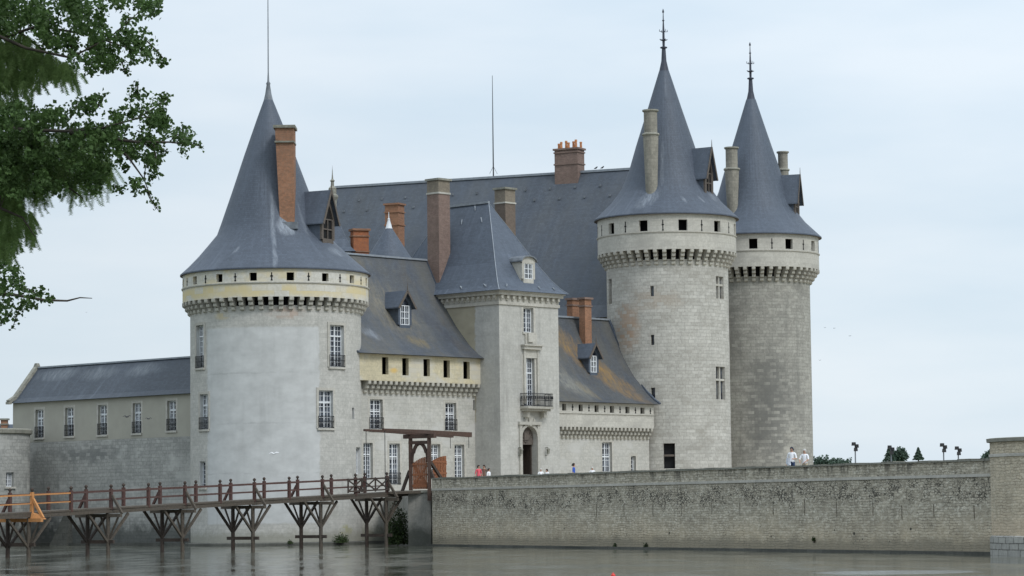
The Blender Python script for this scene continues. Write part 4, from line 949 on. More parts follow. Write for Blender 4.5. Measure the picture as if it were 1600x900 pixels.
for i in range(2, 6): window(W1, SW1, ops[i], 2, 8, .68, sill=False, rail=(i == 3))
m = MB(); backing(m, SW1, ops[6], .36); build(m, 'slit_window', M_DARK, W1)
zrW1 = at(640, 406, 211.9).z
SR = SB1; BP = [(0, 0), (.10, .045), (.25, .14), (.47, .33), (.70, .58), (.86, .79), (1, 1)]
wing_roof(W1, SR, -1.5, uB + .22, 6.3, zeW1 + .02, zrW1, BP, M_SLW, .42)
uq, _ = SB1.uz(634, 512)
def on_slope(S, u, py_foot, px, ovh, run, z0, z1, prof):
    best = None
    for k in range(0, 200):
        f = k / 200; 
        for (ra, ha), (rb, hb) in zip(prof, prof[1:]):
            if ra <= f <= rb: h = ha + (hb - ha) * (f - ra) / (rb - ra); break
        # find u so that point projects to px
        lo, hi = -3, 20
        for _ in range(30):
            um_ = (lo + hi) / 2
            if proj(S.map(um_, z0 + (z1 - z0) * h, f * run - ovh))[0] < px: lo = um_
            else: hi = um_
        pt = S.map(um_, z0 + (z1 - z0) * h, f * run - ovh); e = abs(proj(pt)[1] - py_foot)
        if best is None or e < best[0]: best = (e, pt)
    return best[1]
p = on_slope(SR, 0, 513, 633, .42, 6.3, zeW1, zrW1, BP)
dormer(W1, p, SF.rot(0), 1.4, 1.72, .95, 3.0, M_SL, M_SL, Lt=3.6)
# iron footing
m = MB(); fbox(m, SW1, -1, 4, -1.2, .2, 0, .35); build(m, 'footing', M_WET, W1)

# east wing (between gatehouse and keep tower)
PE = Vector((at(1015, 620, 223.0).x, 223.0, 0)); SE0 = Plane(PE, FD); u876 = SE0.uz(870, 650)[0]
PE2 = SE0.map(u876, 0); SE = Plane(PE2, FD); SBE = SE.off(.55)
W2 = thing('east_wing', 'low castle wing with orange lichen on its slate roof, beside the keep', 'castle wing', PE2 + FD * 5 + Vector((0, 0, TZ)))
uE2 = SE.uz(1014, 690)[0]; uB2 = SBE.uz(1021.5, 650)[0]
ops = [rect(SE, *r) for r in ((941, 691, 956.3, 738), (986, 712.5, 993.5, 738))]
pops = [rect(SBE, x - 3.2, y, x + 3.2, y + 10.7) for x, y in ((881.6, 630.8), (907.4, 632), (932.2, 633.3), (956.3, 634.4), (980.4, 635.6), (1003.9, 637))]
zeE = SBE.uz(950, 630)[1]; zsE = SBE.uz(950, 646.3)[1]; zc1 = SBE.uz(950, 668)[1]; zc0 = SE.uz(950, 686)[1]
wing(W2, SE, uE2, 8.9, TZ - 1, zc0, zc1, .55, zsE, zeE, M_W1, M_BAND, ops, pops, 24, .22, uB2)
for i in range(-1, 6):
    a = pops[max(i, 0)]; st = pops[1][0] - pops[0][0]; arrow_slit(W2, SBE, (a[0] + a[1]) / 2 + (st / 2 if i >= 0 else -st / 2), (a[2] + a[3]) / 2, .5)
window(W2, SE, ops[0], 2, 5, .52, surround=True); window(W2, SE, ops[1], 1, 4, 0)
zrE = at(912, 497.5, 223.8).z
wing_roof(W2, SBE, -1.5, uB2 + .3, 5.35, zeE + .02, zrE, BP, M_SLL, .42)
p = on_slope(SBE, 0, 587, 928, .42, 5.35, zeE, zrE, BP)
dormer(W2, p, SF.rot(0), 1.2, 1.6, .85, 2.7, M_SL, M_SL, Lt=3.2)
q = at(915, 520, 222.3); q1 = at(915, 468, 222.3); chimney(W2, (q.x, q.y), .8, .62, q.z - 1.2, q1.z, A47, M_BR1, bands=(.86,), cap=M_BR2)
q = at(896, 495, 224.5); q1 = at(896, 469, 224.5); chimney(W2, (q.x, q.y), .9, .6, q.z - 3, q1.z, A47, M_BR1, bands=(.9,), cap=M_BR2)

# ------------------------------------------------------------------ great hall of the keep
HD = Vector((cx2 - cx1, cy2 - cy1, 0)).normalized(); HL = Vector((-HD.y, HD.x, 0))   # HL runs back to the left
wH = (Vector((cx2, cy2, 0)) - Vector((cx1, cy1, 0))).length
H0 = Vector((cx1, cy1, 0))
H = thing('great_hall', 'long keep hall under a huge plain slate roof, seen behind the gatehouse', 'castle hall', H0 + HL * 15 + Vector((0, 0, TZ)))
mid_ = H0 + HD * (wH / 2)
def ridge_at(px):
    lo, hi = -10, 60
    for _ in range(40):
        t = (lo + hi) / 2
        if proj(mid_ + HL * t + Vector((0, 0, 32)))[0] > px: lo = t
        else: hi = t
    return mid_ + HL * t, t
rp1, t1_ = ridge_at(975); rp2, t2_ = ridge_at(525)
zr1, zr2 = at(975, 264.5, rp1.y).z, at(525, 292.5, rp2.y).z
def hp(a, t, z): return H0 + HD * a + HL * t + Vector((0, 0, z))
zrr = lambda t: zr1 + (zr2 - zr1) * (t - t1_) / (t2_ - t1_)
t_e = 0
for k in range(200):
    if proj(hp(0, k * .1, 18))[0] < 938: t_e = k * .1; break
zE = at(938, 491, hp(0, t_e, 0).y).z
m = MB(); oh = .5; TL = t2_ + .0
T_0 = 3.0; e0, e1 = hp(-oh, T_0, zE - .3), hp(-oh, TL, zE - .3); g0, g1 = hp(.9, T_0, zE + .85), hp(.9, TL, zE + .85)
rA, rB = hp(wH / 2, T_0, zrr(T_0)), hp(wH / 2, TL, zrr(TL)); f0, f1_ = hp(wH + oh, T_0, zE - .3), hp(wH + oh, TL, zE - .3)
def uvq(P, o, ax): return [((p - o).dot(ax), (p - o).dot(Vector((0, 0, 1))) * 1.2) for p in P]
for P in ([e1, e0, g0, g1], [g1, g0, rA, rB], [rB, rA, f0, f1_]): m.quad(P, 0, uvq(P, e0, -HL))
m.quad([e0, f0, rA, g0]); m.quad([e1, g1, rB, f1_]); m.quad([e0, e1, f1_, f0])
build(m, 'roof', M_SLH, H)
m = MB(); m.beam(rA, rB, .34, .2); build(m, 'lead_ridge', M_ZINC, H)
m = MB(); P = [hp(0, T_0 + .2, TZ - 1), hp(wH, T_0 + .2, TZ - 1), hp(wH, TL - .2, TZ - 1), hp(0, TL - .2, TZ - 1)]; Q = [p + Vector((0, 0, zE - .25 - TZ + 1)) for p in P]
m.hexa(P + Q); build(m, 'wall', M_W1, H)
for k in range(24):                              # iron ladder hooks in rows along the roof
    t = t1_ + (t2_ - t1_) * (k + .5) / 24; f = .88 if k % 2 else .8
    m = MB(); c = hp(.9 + (wH / 2 - .9) * f, t, zE + .85 + (zrr(t) - zE - .85) * f); m.box((c.x, c.y, c.z + .08), (.12, .25, .2), math.atan2(HL.y, HL.x)); build(m, 'roof_hook', M_LEAD, H)
q, _t = ridge_at(890); q1 = at(890, 236, q.y)
chimney(H, (q.x, q.y), 2.3, 1.3, q1.z - 4.5, q1.z + .05, math.atan2(HL.y, HL.x) + math.pi, M_BR2, bands=(.72, .95), cap=M_BR2, pots=7)
q, _t = ridge_at(771); z0 = at(771, 277, q.y).z; z1 = at(771, 118, q.y).z
m = MB(); m.tube([(q.x, q.y, z0 - .3), (q.x, q.y, (z0 + z1) / 2), (q.x, q.y, z1)], [.06, .045, .02], 6); m.beam((q.x - .35, q.y, z0 + .3), (q.x, q.y, z0 + 1.0), .03); m.beam((q.x + .35, q.y, z0 + .3), (q.x, q.y, z0 + 1.0), .03); build(m, 'lightning_rod', M_IRON, H)
# chimney on the lower slope, between the small turrets
q = at(617, 380, 243.0); q1 = at(617, 321, 243.0); chimney(H, (q.x, q.y), 1.35, 1.1, q.z - 3, q1.z, R_(-27), M_BR1, bands=(.9, .72), cap=M_BR1)

# stair turret with pointed cap
Yt = 224.0; q = at(606, 353, Yt); zt = q.z; qb = at(608, 404, Yt); rT = 1.75
ST = thing('stair_turret', 'small turret cap with white lead tip over the ridge between two orange chimneys', 'turret', (qb.x, Yt, TZ))
m = MB(); m.lathe(qb.x, Yt, [(rT + .15, qb.z - .1), (rT, qb.z + .15), (1.05, qb.z + 1.25), (.14, zt)], 24); build(m, 'roof', M_SL, ST, smooth=50)
m = MB(); m.lathe(qb.x, Yt, [(rT - .1, TZ - 1), (rT - .1, qb.z)], 24, uvr=rT); build(m, 'wall', M_W1, ST, smooth=50)
m = MB(); m.lathe(qb.x, Yt, [(.32, zt - .35), (.2, zt + .1), (.09, zt + .5), (.11, zt + .58), (.03, zt + .65), (.02, zt + 1.1), (.001, zt + 1.15)], 12); build(m, 'finial', M_WHITE, ST, smooth=60)

# corner pavilion behind the moat tower
Yp = 219.0; q = at(528, 315, Yp); qe = at(559, 397, Yp); qc = at(508, 397, Yp)
PV = thing('corner_pavilion', 'slate-roofed corner pavilion with carved stone pinnacle, half hidden behind the fat tower', 'pavilion', (qc.x, Yp + 1, TZ))
hw_ = qe.x - qc.x; m = MB(); lv = [(0, 0), (.14, .08), (.3, .25), (.58, .62), (.78, 1)]
rp_ = []
for f, h in lv:
    z = qe.z + (q.z - qe.z) * h; a = hw_ * (1 - f); rp_.append([(qc.x - a, Yp - a, z), (qc.x + a, Yp - a, z), (qc.x + a, Yp + a, z), (qc.x - a, Yp + a, z)])
for a, c in zip(rp_, rp_[1:]):
    for i in range(4):
        j = (i + 1) % 4; m.quad([a[i], a[j], c[j], c[i]])
m.quad(rp_[-1]); m.quad(rp_[0][::-1]); build(m, 'roof', M_SL, PV)
m = MB(); a = hw_ - .45; m.box((qc.x, Yp, (TZ - 1 + qe.z) / 2), (2 * a, 2 * a, qe.z - TZ + 1)); build(m, 'wall', M_BAND, PV)
m = MB(); q2 = at(519.5, 300, Yp - .2); z = q2.z - .9
m.lathe(q2.x, q2.y, [(.30, z - .5), (.34, z + .2), (.46, z + .45), (.46, z + .6), (.30, z + .75), (.28, z + 1.1), (.30, z + 1.2), (.14, z + 1.4), (.12, z + 1.7), (.20, z + 1.8), (.07, z + 1.95), (.04, z + 2.3), (.001, z + 3.1)], 8)
m.box((q2.x, q2.y, z + .98), (.62, .18, .4)); m.box((q2.x, q2.y, z + .9), (.18, .62, .4)); build(m, 'pinnacle', M_TRIMD, PV)
q = at(562, 398, 217.5); q1 = at(562, 361, 217.5); chimney(PV, (q.x, q.y), 1.25, .9, q.z - 2.5, q1.z, R_(20), M_BR3, bands=(.9, .62), cap=M_BR1)

# ------------------------------------------------------------------ long low wing on the left
PL = Vector((at(300, 640, 201.0).x, 201.0, 0)); SL0 = Plane(PL, -SD); uLeft = SL0.uz(20, 700)[0]; LL = -uLeft
SL = Plane(SL0.map(uLeft, 0), -SD)                # u = 0 at far left corner
LW = thing('side_wing', 'long low castle wing with beige upper wall, five tall windows and plain slate roof', 'castle wing', SL.map(LL / 2, 0, 2))
zeL = SL.uz(160, 622.5)[1]; zm = (SL.uz(60, 692)[1] + SL.uz(290, 681)[1]) / 2
ops = [rect(SL, *r) for r in ((55.5, 640, 67.5, 684), (102, 637, 114.5, 681.5), (153.5, 633, 166.5, 679.5), (207.5, 630, 220, 677), (261.5, 626, 274.5, 673))]
zmn = min(o[2] for o in ops); 
m = MB(); panel(m, SL, 0, LL + 4, zm, zeL, [(o[0], o[1], max(o[2], zm + .01), o[3]) for o in ops], .35)
D_ = 4.6; 
build(m, 'upper_wall', M_LUP, LW)
m = MB(); panel(m, SL.off(.04), 0, LL + 4, -1.5, zm, [], .3); fbox(m, SL, 0, LL + 4, zm - .02, zm, -.1, .04); build(m, 'lower_wall', M_LLOW, LW)
m = MB(); m.quad([SL.map(0, -1.5), SL.map(0, -1.5, D_), SL.map(0, zeL, D_), SL.map(0, zeL)][::-1]); m.quad([SL.map(0, -1.5, D_), SL.map(LL + 4, -1.5, D_), SL.map(LL + 4, zeL, D_), SL.map(0, zeL, D_)][::-1]); build(m, 'back_wall', M_LUP, LW)
for o in ops: window(LW, SL, (o[0], o[1], max(o[2], zm + .01), o[3]), 2, 7, .68, rev=.33, rail=True)
zrL = at(180, 565, 210).z; zrL = (at(57, 573, 217).z + at(296, 558.5, 203.5).z) / 2
m = MB(); ovh = .3; run = D_ / 2 + ovh
al = [(0, 0), (.2, .13), (1, 1), (1.8, .13), (2, 0)]; v = 0
for (a, ha), (c, hc) in zip(al, al[1:]):
    za, zb = zeL + (zrL - zeL) * ha, zeL + (zrL - zeL) * hc; l = math.hypot((c - a) * run, zb - za)
    m.quad([SL.map(.25, za, a * run - ovh), SL.map(LL + 4, za, a * run - ovh), SL.map(LL + 4, zb, c * run - ovh), SL.map(.25, zb, c * run - ovh)], 0, [(0, v), (LL + 4, v), (LL + 4, v + l), (0, v + l)]); v += l
m.quad([SL.map(.25, zeL - .01, -ovh), SL.map(.25, zeL - .01, 2 * run - ovh), SL.map(LL + 4, zeL - .01, 2 * run - ovh), SL.map(LL + 4, zeL - .01, -ovh)])
rf = build(m, 'roof', M_SLS, LW)
m = MB(); m.beam(SL.map(.3, zrL + .02, run - ovh), SL.map(LL + 4, zrL + .02, run - ovh), .28, .12); build(m, 'lead_ridge', M_ZINC, rf)
m = MB()
for (a, ha), (c, hc) in zip(al, al[1:]): m.beam(SL.map(.02, zeL + (zrL - zeL) * ha + .12, a * run - ovh - (.15 if a == 0 else 0)), SL.map(.02, zeL + (zrL - zeL) * hc + .12, c * run - ovh), .42, .26)
m.box(SL.map(.02, zeL + .02, -.42), (.4, .3, .2), math.atan2(SL.u.y, SL.u.x)); m.box(SL.map(.02, zrL + .22, run - ovh), (.42, .4, .3), math.atan2(SL.u.y, SL.u.x), taper=.6)
m.quad([SL.map(.03, zeL + (zrL - zeL) * h, a * run - ovh) for a, h in al][::-1])
build(m, 'gable_coping', M_TRIMD, LW)
m = MB(); fbox(m, SL, 0, LL + 2, -1.2, .2, 0, .45); build(m, 'footing', M_WET, LW)
# sloping buttress against it
u_b = SL.uz(96, 800)[0]
m = MB(); zt = SL.uz(100, 795)[1]
m.hexa([SL.map(u_b - 1.1, -1, -.9), SL.map(u_b + 1.5, -1, -.9), SL.map(u_b + 1.5, -1, 0), SL.map(u_b - 1.1, -1, 0), SL.map(u_b + .7, zt, -.05), SL.map(u_b + 1.3, zt, -.05), SL.map(u_b + 1.3, zt, 0), SL.map(u_b + .7, zt, 0)])
build(m, 'buttress', M_WET, LW)

# round bastion at the left edge of the view
Yb = 209.5; rb = 4.2; q = at(40, 760, Yb - 1.5); bx = q.x - rb; zt = at(20, 668, Yb - rb).z
BL = thing('round_bastion', 'low round stone bastion with one small barred window at end of long side wing', 'bastion', (bx, Yb, 0))
SBl = Cyl(bx, Yb, rb); o = rect(SBl, 9.5, 738, 21.5, 760.5)
m = MB(); panel(m, SBl, -math.pi * rb, math.pi * rb, -1.5, zt - .3, [o], .35, step=.6); build(m, 'wall', M_LLOW, BL, smooth=25)
m = MB(); m.lathe(bx, Yb, [(rb, zt - .45), (rb + .16, zt - .35), (rb + .2, zt - .1), (rb + .1, zt), (.01, zt + .1)], 48); build(m, 'coping', M_TRIMD, BL, smooth=30)
window(BL, SBl, o, 2, 4, 0, surround=False)
m = MB(); m.lathe(bx, Yb, [(rb + .3, -1.2), (rb + .3, .2), (rb - .1, .25)], 48); build(m, 'footing', M_WET, BL, smooth=30)
# small brick chimney of a far house beyond it
q = at(1, 655, 260); 
HH = thing('distant_house', 'far house with brick chimney at left edge beyond the bastion', 'house', (q.x - 3, 262, 1))
m = MB(); m.box((q.x - 3, 263, (1 + q.z - 2.5) / 2), (7, 6, q.z - 3.5)); build(m, 'wall', M_LUP, HH)
m = MB(); z = q.z - 2.6; m.quad([(q.x - 6.7, 259.7, z), (q.x + .7, 259.7, z), (q.x + .7, 263, z + 2.2), (q.x - 6.7, 263, z + 2.2)]); m.quad([(q.x - 6.7, 263, z + 2.2), (q.x + .7, 263, z + 2.2), (q.x + .7, 266.3, z), (q.x - 6.7, 266.3, z)]); m.quad([(q.x + .7, 259.7, z), (q.x + .7, 266.3, z), (q.x + .7, 263, z + 2.2)]); build(m, 'roof', M_SL, HH)
chimney(HH, (q.x - .1, 262.5), .6, .6, q.z - 2, q.z, 0, M_BR1, bands=(.8,))

# ------------------------------------------------------------------ causeway wall on the right
WA = Vector((-5.45, 182.9, 0)); WB = Vector((at(1551, 800, 129.8).x, 129.8, 0)); WD = (WB - WA).normalized(); WL = (WB - WA).length
WL += .6; SWt = Plane(WA, WD)                                # normal looks to the front left
RW = thing('causeway_wall', 'long rubble retaining wall with parapet and drain slits running along the moat to the right', 'wall', SWt.map(WL / 2, 0, .3))
ztop = (SWt.uz(690, 744.5)[1] + SWt.uz(1545, 718.5)[1]) / 2; zstr = (SWt.uz(690, 763)[1] + SWt.uz(1545, 744.5)[1]) / 2
slits = []
for x, y0, y1 in ((740, 787, 802), (851, 787, 803), (932, 787, 807), (975, 788, 806), (1020, 787, 807), (1065, 786, 806), (1112, 786, 804), (1156, 785, 806), (1208, 784, 805), (1257, 779, 805), (1307, 784, 808), (1364, 785, 806), (1409, 790, 813), (1459, 788, 808), (1522, 790, 812)):
    a = SWt.uz(x, (y0 + y1) / 2)[0]; slits.append((a - .045, a + .045, SWt.uz(x, y1)[1], SWt.uz(x, y0)[1]))
m = MB(); panel(m, SWt, 0, WL, -1.5, ztop - .1, slits, .4, step=4)
m.quad([SWt.map(0, -1.5), SWt.map(0, -1.5, .65), SWt.map(0, ztop - .1, .65), SWt.map(0, ztop - .1)][::-1]); m.quad([SWt.map(0, TZ - 1, .65), SWt.map(WL, TZ - 1, .65), SWt.map(WL, ztop - .1, .65), SWt.map(0, ztop - .1, .65)][::-1])
build(m, 'wall_face', M_RUB, RW)
m = MB(); nst = 58
for k in range(nst):
    a, c = WL * k / nst, WL * (k + 1) / nst; dz = random.uniform(-.03, .025); fbox(m, SWt, a + .01, c - .01, ztop - .1, ztop + dz, -.7, .09 + random.uniform(-.015, .015))
build(m, 'coping', M_TRIMD, RW)
m = MB(); fbox(m, SWt, 0, WL, zstr - .07, zstr + .07, -.02, .06); build(m, 'string_course', M_TRIM, RW)
m = MB()
for s_ in slits: backing(m, SWt, s_, .39)
build(m, 'drain_slits', M_DARK, RW)
m = MB(); fbox(m, SWt, -.2, WL, -1.2, .13, 0, .4); build(m, 'footing', M_WET, RW)
# bastion at right end
rb = 4.3; bx = at(1550.5, 780, 128.6).x + rb; by = 128.6; ztb = at(1570, 682, by - 3.4).z
BR = thing('end_bastion', 'round ochre stone bastion closing the causeway wall at the right edge', 'bastion', (bx, by, 0))
SBr = Cyl(bx, by, rb); m = MB(); panel(m, SBr, -math.pi * rb, math.pi * rb, .9, ztb - .18, [], .3, step=.5); build(m, 'wall', M_RUBN, BR, smooth=25)
zsb = at(1570, 710, by - 3.4).z
m = MB(); m.lathe(bx, by, [(rb, ztb - .2), (rb + .14, ztb - .18), (rb + .16, ztb - .02), (rb + .05, ztb), (.01, ztb + .02)], 64); build(m, 'coping', M_TRIMD, BR, smooth=30)
m = MB(); m.lathe(bx, by, [(rb, zsb - .08), (rb + .06, zsb - .06), (rb + .06, zsb + .06), (rb, zsb + .08)], 64, uvr=rb); build(m, 'string_course', M_TRIM, BR, smooth=30)
m = MB(); m.lathe(bx, by, [(rb + .1, -1.2), (rb + .1, .82), (rb - .05, .95)], 64, uvr=rb); build(m, 'plinth', M_PLINTH, BR, smooth=30)
# bridge abutment
AB = thing('bridge_abutment', 'grey rendered abutment block under the drawbridge gate', 'abutment', (-6.2, 184.3, 0))
ax0 = at(641, 800, 184.2).x; m = MB()
bd = Vector((.60, .80, 0)); bt = Vector((.80, -.60, 0))
SA = Plane(Vector((at(638, 820, 184.6).x, 184.6, 0)), Vector((.97, -.23, 0)))
wA = SA.uz(673.5, 820)[0]
m.hexa([SA.map(0, -1.5), SA.map(wA, -1.5), SA.map(wA, -1.5, 4), SA.map(0, -1.5, 4), SA.map(0, 3.55), SA.map(wA, 3.55), SA.map(wA, 3.55, 4), SA.map(0, 3.55, 4)])
build(m, 'block', M_ABUT, AB); m = MB(); fbox(m, SA, -.1, wA + .1, 3.55, 3.7, -3, .12); build(m, 'cap', M_TRIMD, AB)

# ------------------------------------------------------------------ timber footbridge
near = [(45, 155), (169, 161), (285, 167), (395, 173), (501, 178.5), (603, 183.4)]
BD = (Vector((at(603, 800, 183.4).x, 183.4, 0)) - Vector((at(45, 800, 155).x, 155, 0))).normalized(); BT = Vector((BD.y, -BD.x, 0))  # BT towards viewer/right
decky = lambda px: 800 - (px - 45) * (800 - 769.5) / (603 - 45)
FB = thing('footbridge', 'narrow brown timber footbridge on trestles over the moat, with one fresh orange rail section', 'footbridge', Vector((-18, 169, 0)))
bents = []
for px, Y in near:
    p = at(px, decky(px), Y); q = Vector((p.x, p.y, p.z))
    # width so that far pile falls 31 px to the left
    lo, hi = .3, 6
    for _ in range(30):
        w = (lo + hi) / 2
        if proj(q - BT * w)[0] > px - 31.5: lo = w
        else: hi = w
    bents.append((q, w))
WID = sum(w for _, w in bents) / len(bents)
print('bridge width', WID, 'deck z', [round(b[0].z, 2) for b in bents])
def bridge_pt(px, near_=True, z=None):            # point on deck edge line seen at px
    pts = [b_[0] - (BT * WID if not near_ else Vector((0, 0, 0))) for b_ in bents]
    d0 = (pts[1] - pts[0]); d1 = pts[-1] - pts[-2]
    pts = [pts[0] - d0 * 1.2] + pts + [pts[-1] + d1 * .8]
    for a, c in zip(pts, pts[1:]):
        xa, xc = proj(a)[0], proj(c)[0]
        if px <= xc or c is pts[-1]:
            f0, f1 = 0, 1
            for _ in range(40):
                f = (f0 + f1) / 2
                if proj(a + (c - a) * f)[0] < px: f0 = f
                else: f1 = f
            return a + (c - a) * f
Z = Vector((0, 0, 1))
pathN = [bents[0][0] + (bents[0][0] - bents[1][0]) * 1.1] + [b_[0] for b_ in bents] + [bents[-1][0] + (bents[-1][0] - bents[-2][0]) * .55]
pathN[-1].z = 3.72
for i in range(len(pathN) - 1):
    a, c = pathN[i], pathN[i + 1]; m = MB()
    m.hexa([a + BT * .12 - Z * .1, c + BT * .12 - Z * .1, c - BT * (WID + .12) - Z * .1, a - BT * (WID + .12) - Z * .1, a + BT * .12, c + BT * .12, c - BT * (WID + .12), a - BT * (WID + .12)])
    build(m, 'deck', M_WG, FB)
    for o_ in (.02, -WID - .02):
        m = MB(); m.beam(a + BT * o_ - Z * .24, c + BT * o_ - Z * .2, .18, .2); build(m, 'stringer', M_WG if o_ > 0 else M_WD, FB)
for bi, (q, _) in enumerate(bents):
    for nr in (True, False):
        p = q + (Vector((0, 0, 0)) if nr else -BT * WID); mt = M_WG if nr else M_WD  # near piles lighter, far ones darker: front light put into the colour
        m = MB(); m.tube([(p.x, p.y, -1.2), (p.x, p.y, p.z - .36)], [.13, .12], 8); build(m, 'pile', mt, FB, smooth=50)
        zf = p.z - 2.05; foot = Vector((p.x, p.y, zf))
        for d, L in ((BD, 1.75), (-BD, 1.75)):
            m = MB(); m.beam(foot, p + d * L - Z * .34, .13, .13); build(m, 'brace', mt, FB)
        for d in ((BT * .85) if nr else (-BT * .7), (-BT * .6 if nr else BT * .6)):
            m = MB(); m.beam(foot + Z * .1, p + d - Z * .4, .085, .09); build(m, 'brace', mt, FB)
    m = MB(); m.beam(q + BT * 1.0 - Z * .46, q - BT * (WID + .9) - Z * .46, .2, .2); build(m, 'crossbeam', M_WG if bi else M_WO, FB)
    m = MB(); a = q + BT * .45; c = q - BT * (WID + .45); zt_ = .75 if bi not in (0,) else .7; m.beam((a.x, a.y, zt_), (c.x, c.y, zt_), .14, .2); build(m, 'waler', M_WD, FB)
nposts = [-14, 49, 110, 172.5, 231, 288, 343, 396.6, 451, 503, 554.6, 603.7]; fposts = [-45, 16.5, 76.6, 135.5, 194, 251, 307, 361.5, 413.7, 466, 518.7, 571]
nbp = {49, 172.5, 288, 396.6, 503, 603.7}; fbp = {16.5, 135.5, 251, 361.5, 466, 571}
def post(p, mat, hgt=1.22):
    m = MB(); m.box((p.x, p.y, p.z + hgt / 2 - .12), (.17, .17, hgt), math.atan2(BD.y, BD.x)); ob = build(m, 'railing_post', mat, FB)
    m = MB(); m.lathe(p.x, p.y, [(.05, p.z + hgt - .12), (.05, p.z + hgt - .07), (.10, p.z + hgt + .0), (.10, p.z + hgt + .06), (.05, p.z + hgt + .12), (.001, p.z + hgt + .14)], 8); build(m, 'post_knob', M_WD, ob, smooth=60)
    return ob
NP = [bridge_pt(x, True) + BT * .05 for x in nposts]; FP = [bridge_pt(x, False) - BT * .05 for x in fposts]
for x, p in zip(nposts, NP):
    fresh = x in (49,)
    post(p, M_WO if fresh else M_WR)
    if x in nbp:
        m = MB(); m.beam(p + BT * .85 - Z * .36, p + Z * .72 + BT * .08, .12, .15); build(m, 'raking_strut', M_WO if fresh else M_WG, FB)
for x, p in zip(fposts, FP):
    post(p, M_WR)
    if x in fbp:
        m = MB(); m.beam(p - BT * .75 - Z * .36, p + Z * .72 - BT * .08, .12, .14); build(m, 'raking_strut', M_WR, FB)
m = MB(); p = NP[1]; m.hexa([p + BT * .1 - Z * .42 - BD * .25, p + BT * .95 - Z * .42 - BD * .05, p + BT * .95 - Z * .42 + BD * .15, p + BT * .1 - Z * .42 + BD * .25, p + BT * .1 - Z * .05 - BD * .15, p + BT * .6 - Z * .18 - BD * .05, p + BT * .6 - Z * .18 + BD * .1, p + BT * .1 - Z * .05 + BD * .15]); build(m, 'outrigger', M_WO, FB)
for seq, nr in ((NP, True), (FP, False)):
    for i in range(len(seq) - 1):
        for zz, hh in ((.95, .085), (.46, .06)):
            m = MB(); mt = M_WO if nr and i < 2 else M_WR
            m.beam(seq[i] + Z * zz, seq[i + 1] + Z * zz, .08, hh); build(m, 'rail', mt, FB)
# cross-braced gate panel at the castle end
a, c = bridge_pt(541, True) + BT * .16, NP[-1] + BT * .16
m = MB(); n = 3
m.beam(a + Z * .97, c + Z * .97, .1, .1); m.beam(a + Z * .2, c + Z * .2, .1, .1)
for k in range(n + 1):
    p = a + (c - a) * (k / n); m.beam(p + Z * .1, p + Z * 1.05, .11)
for k in range(n):
    p, r = a + (c - a) * (k / n), a + (c - a) * ((k + 1) / n); m.beam(p + Z * .2, r + Z * .95, .08, .07); m.beam(p + Z * .95, r + Z * .2, .075, .075)
build(m, 'braced_panel', M_WD, FB)

# ------------------------------------------------------------------ drawbridge gate
dq = at(671, 764, 184.0); gN = Vector((dq.x, dq.y, 3.72)); 
GTn = BT; gF = gN - BT * WID * 1.0
lo, hi = .3, 5
for _ in range(30):
    w = (lo + hi) / 2
    if proj(gN - BT * w)[0] > 642: lo = w
    else: hi = w
gF = gN - BT * w; zT = at(671, 684, 184).z
DG = thing('drawbridge_gate', 'dark timber drawbridge frame with long balance beams and slatted red gate', 'drawbridge', (gN + gF) / 2)
for p in (gN, gF):
    m = MB(); m.beam((p.x, p.y, 3.0), (p.x, p.y, zT), .26, .25); build(m, 'gate_post', M_WGATE, DG)
    m = MB(); s = 1 if p is gN else -1
    m.beam(p + BT * s * .95 - Z * .6, p + BT * s * .1 + Z * 1.3, .16, .18); build(m, 'raking_strut', M_WD, DG)
    m = MB(); m.beam(p + BD * 2.2 + Z * .05, p + BD * .1 + Z * 1.9, .16, .18); build(m, 'back_brace', M_WD, DG)
m = MB(); m.beam(gF - BT * .5 + Z * (zT - 3.72 + .12), gN + BT * .5 + Z * (zT - 3.72 + .12), .32, .28); m.beam(gF - BT * .1 + Z * (zT - 3.72 - .3), gN + BT * .1 + Z * (zT - 3.72 - .3), .22, .22); build(m, 'lintel', M_WGATE, DG)
m = MB()
for s, p in ((1, gF), (-1, gN)):                   # curved knee braces forming the arch
    pts = []
    for k in range(7):
        a = k / 6 * math.pi / 2; pts.append(p + BT * s * (.15 + w * .38 * (1 - math.cos(a))) + Z * (1.85 + 1.25 * math.sin(a)))
    for u, v in zip(pts, pts[1:]): m.beam(u, v, .14, .2)
build(m, 'arch_brace', M_WGATE, DG)
zb = zT + .38
for p, o_ in ((gN, .0), (gF, .0)):
    dl = Vector((BD.x, BD.y, 0)); c = Vector((p.x, p.y, zb))
    m = MB(); m.beam(c - dl * 5.2 + Z * .08, c, .16, .14, w2=.24, h2=.26); m.beam(c, c + dl * 4.9 - Z * .1, .22, .24, w2=.28, h2=.33); build(m, 'balance_beam', M_WGATE, DG)
    m = MB(); e = c - dl * 5.0 + Z * .05; m.tube([e, (e.x, e.y, 3.75)], .025, 5); build(m, 'chain', M_IRON, DG)
    m = MB(); e = c + dl * 4.7; m.tube([e, e - Z * 1.0], .02, 5); build(m, 'hanging_chain', M_IRON, DG)
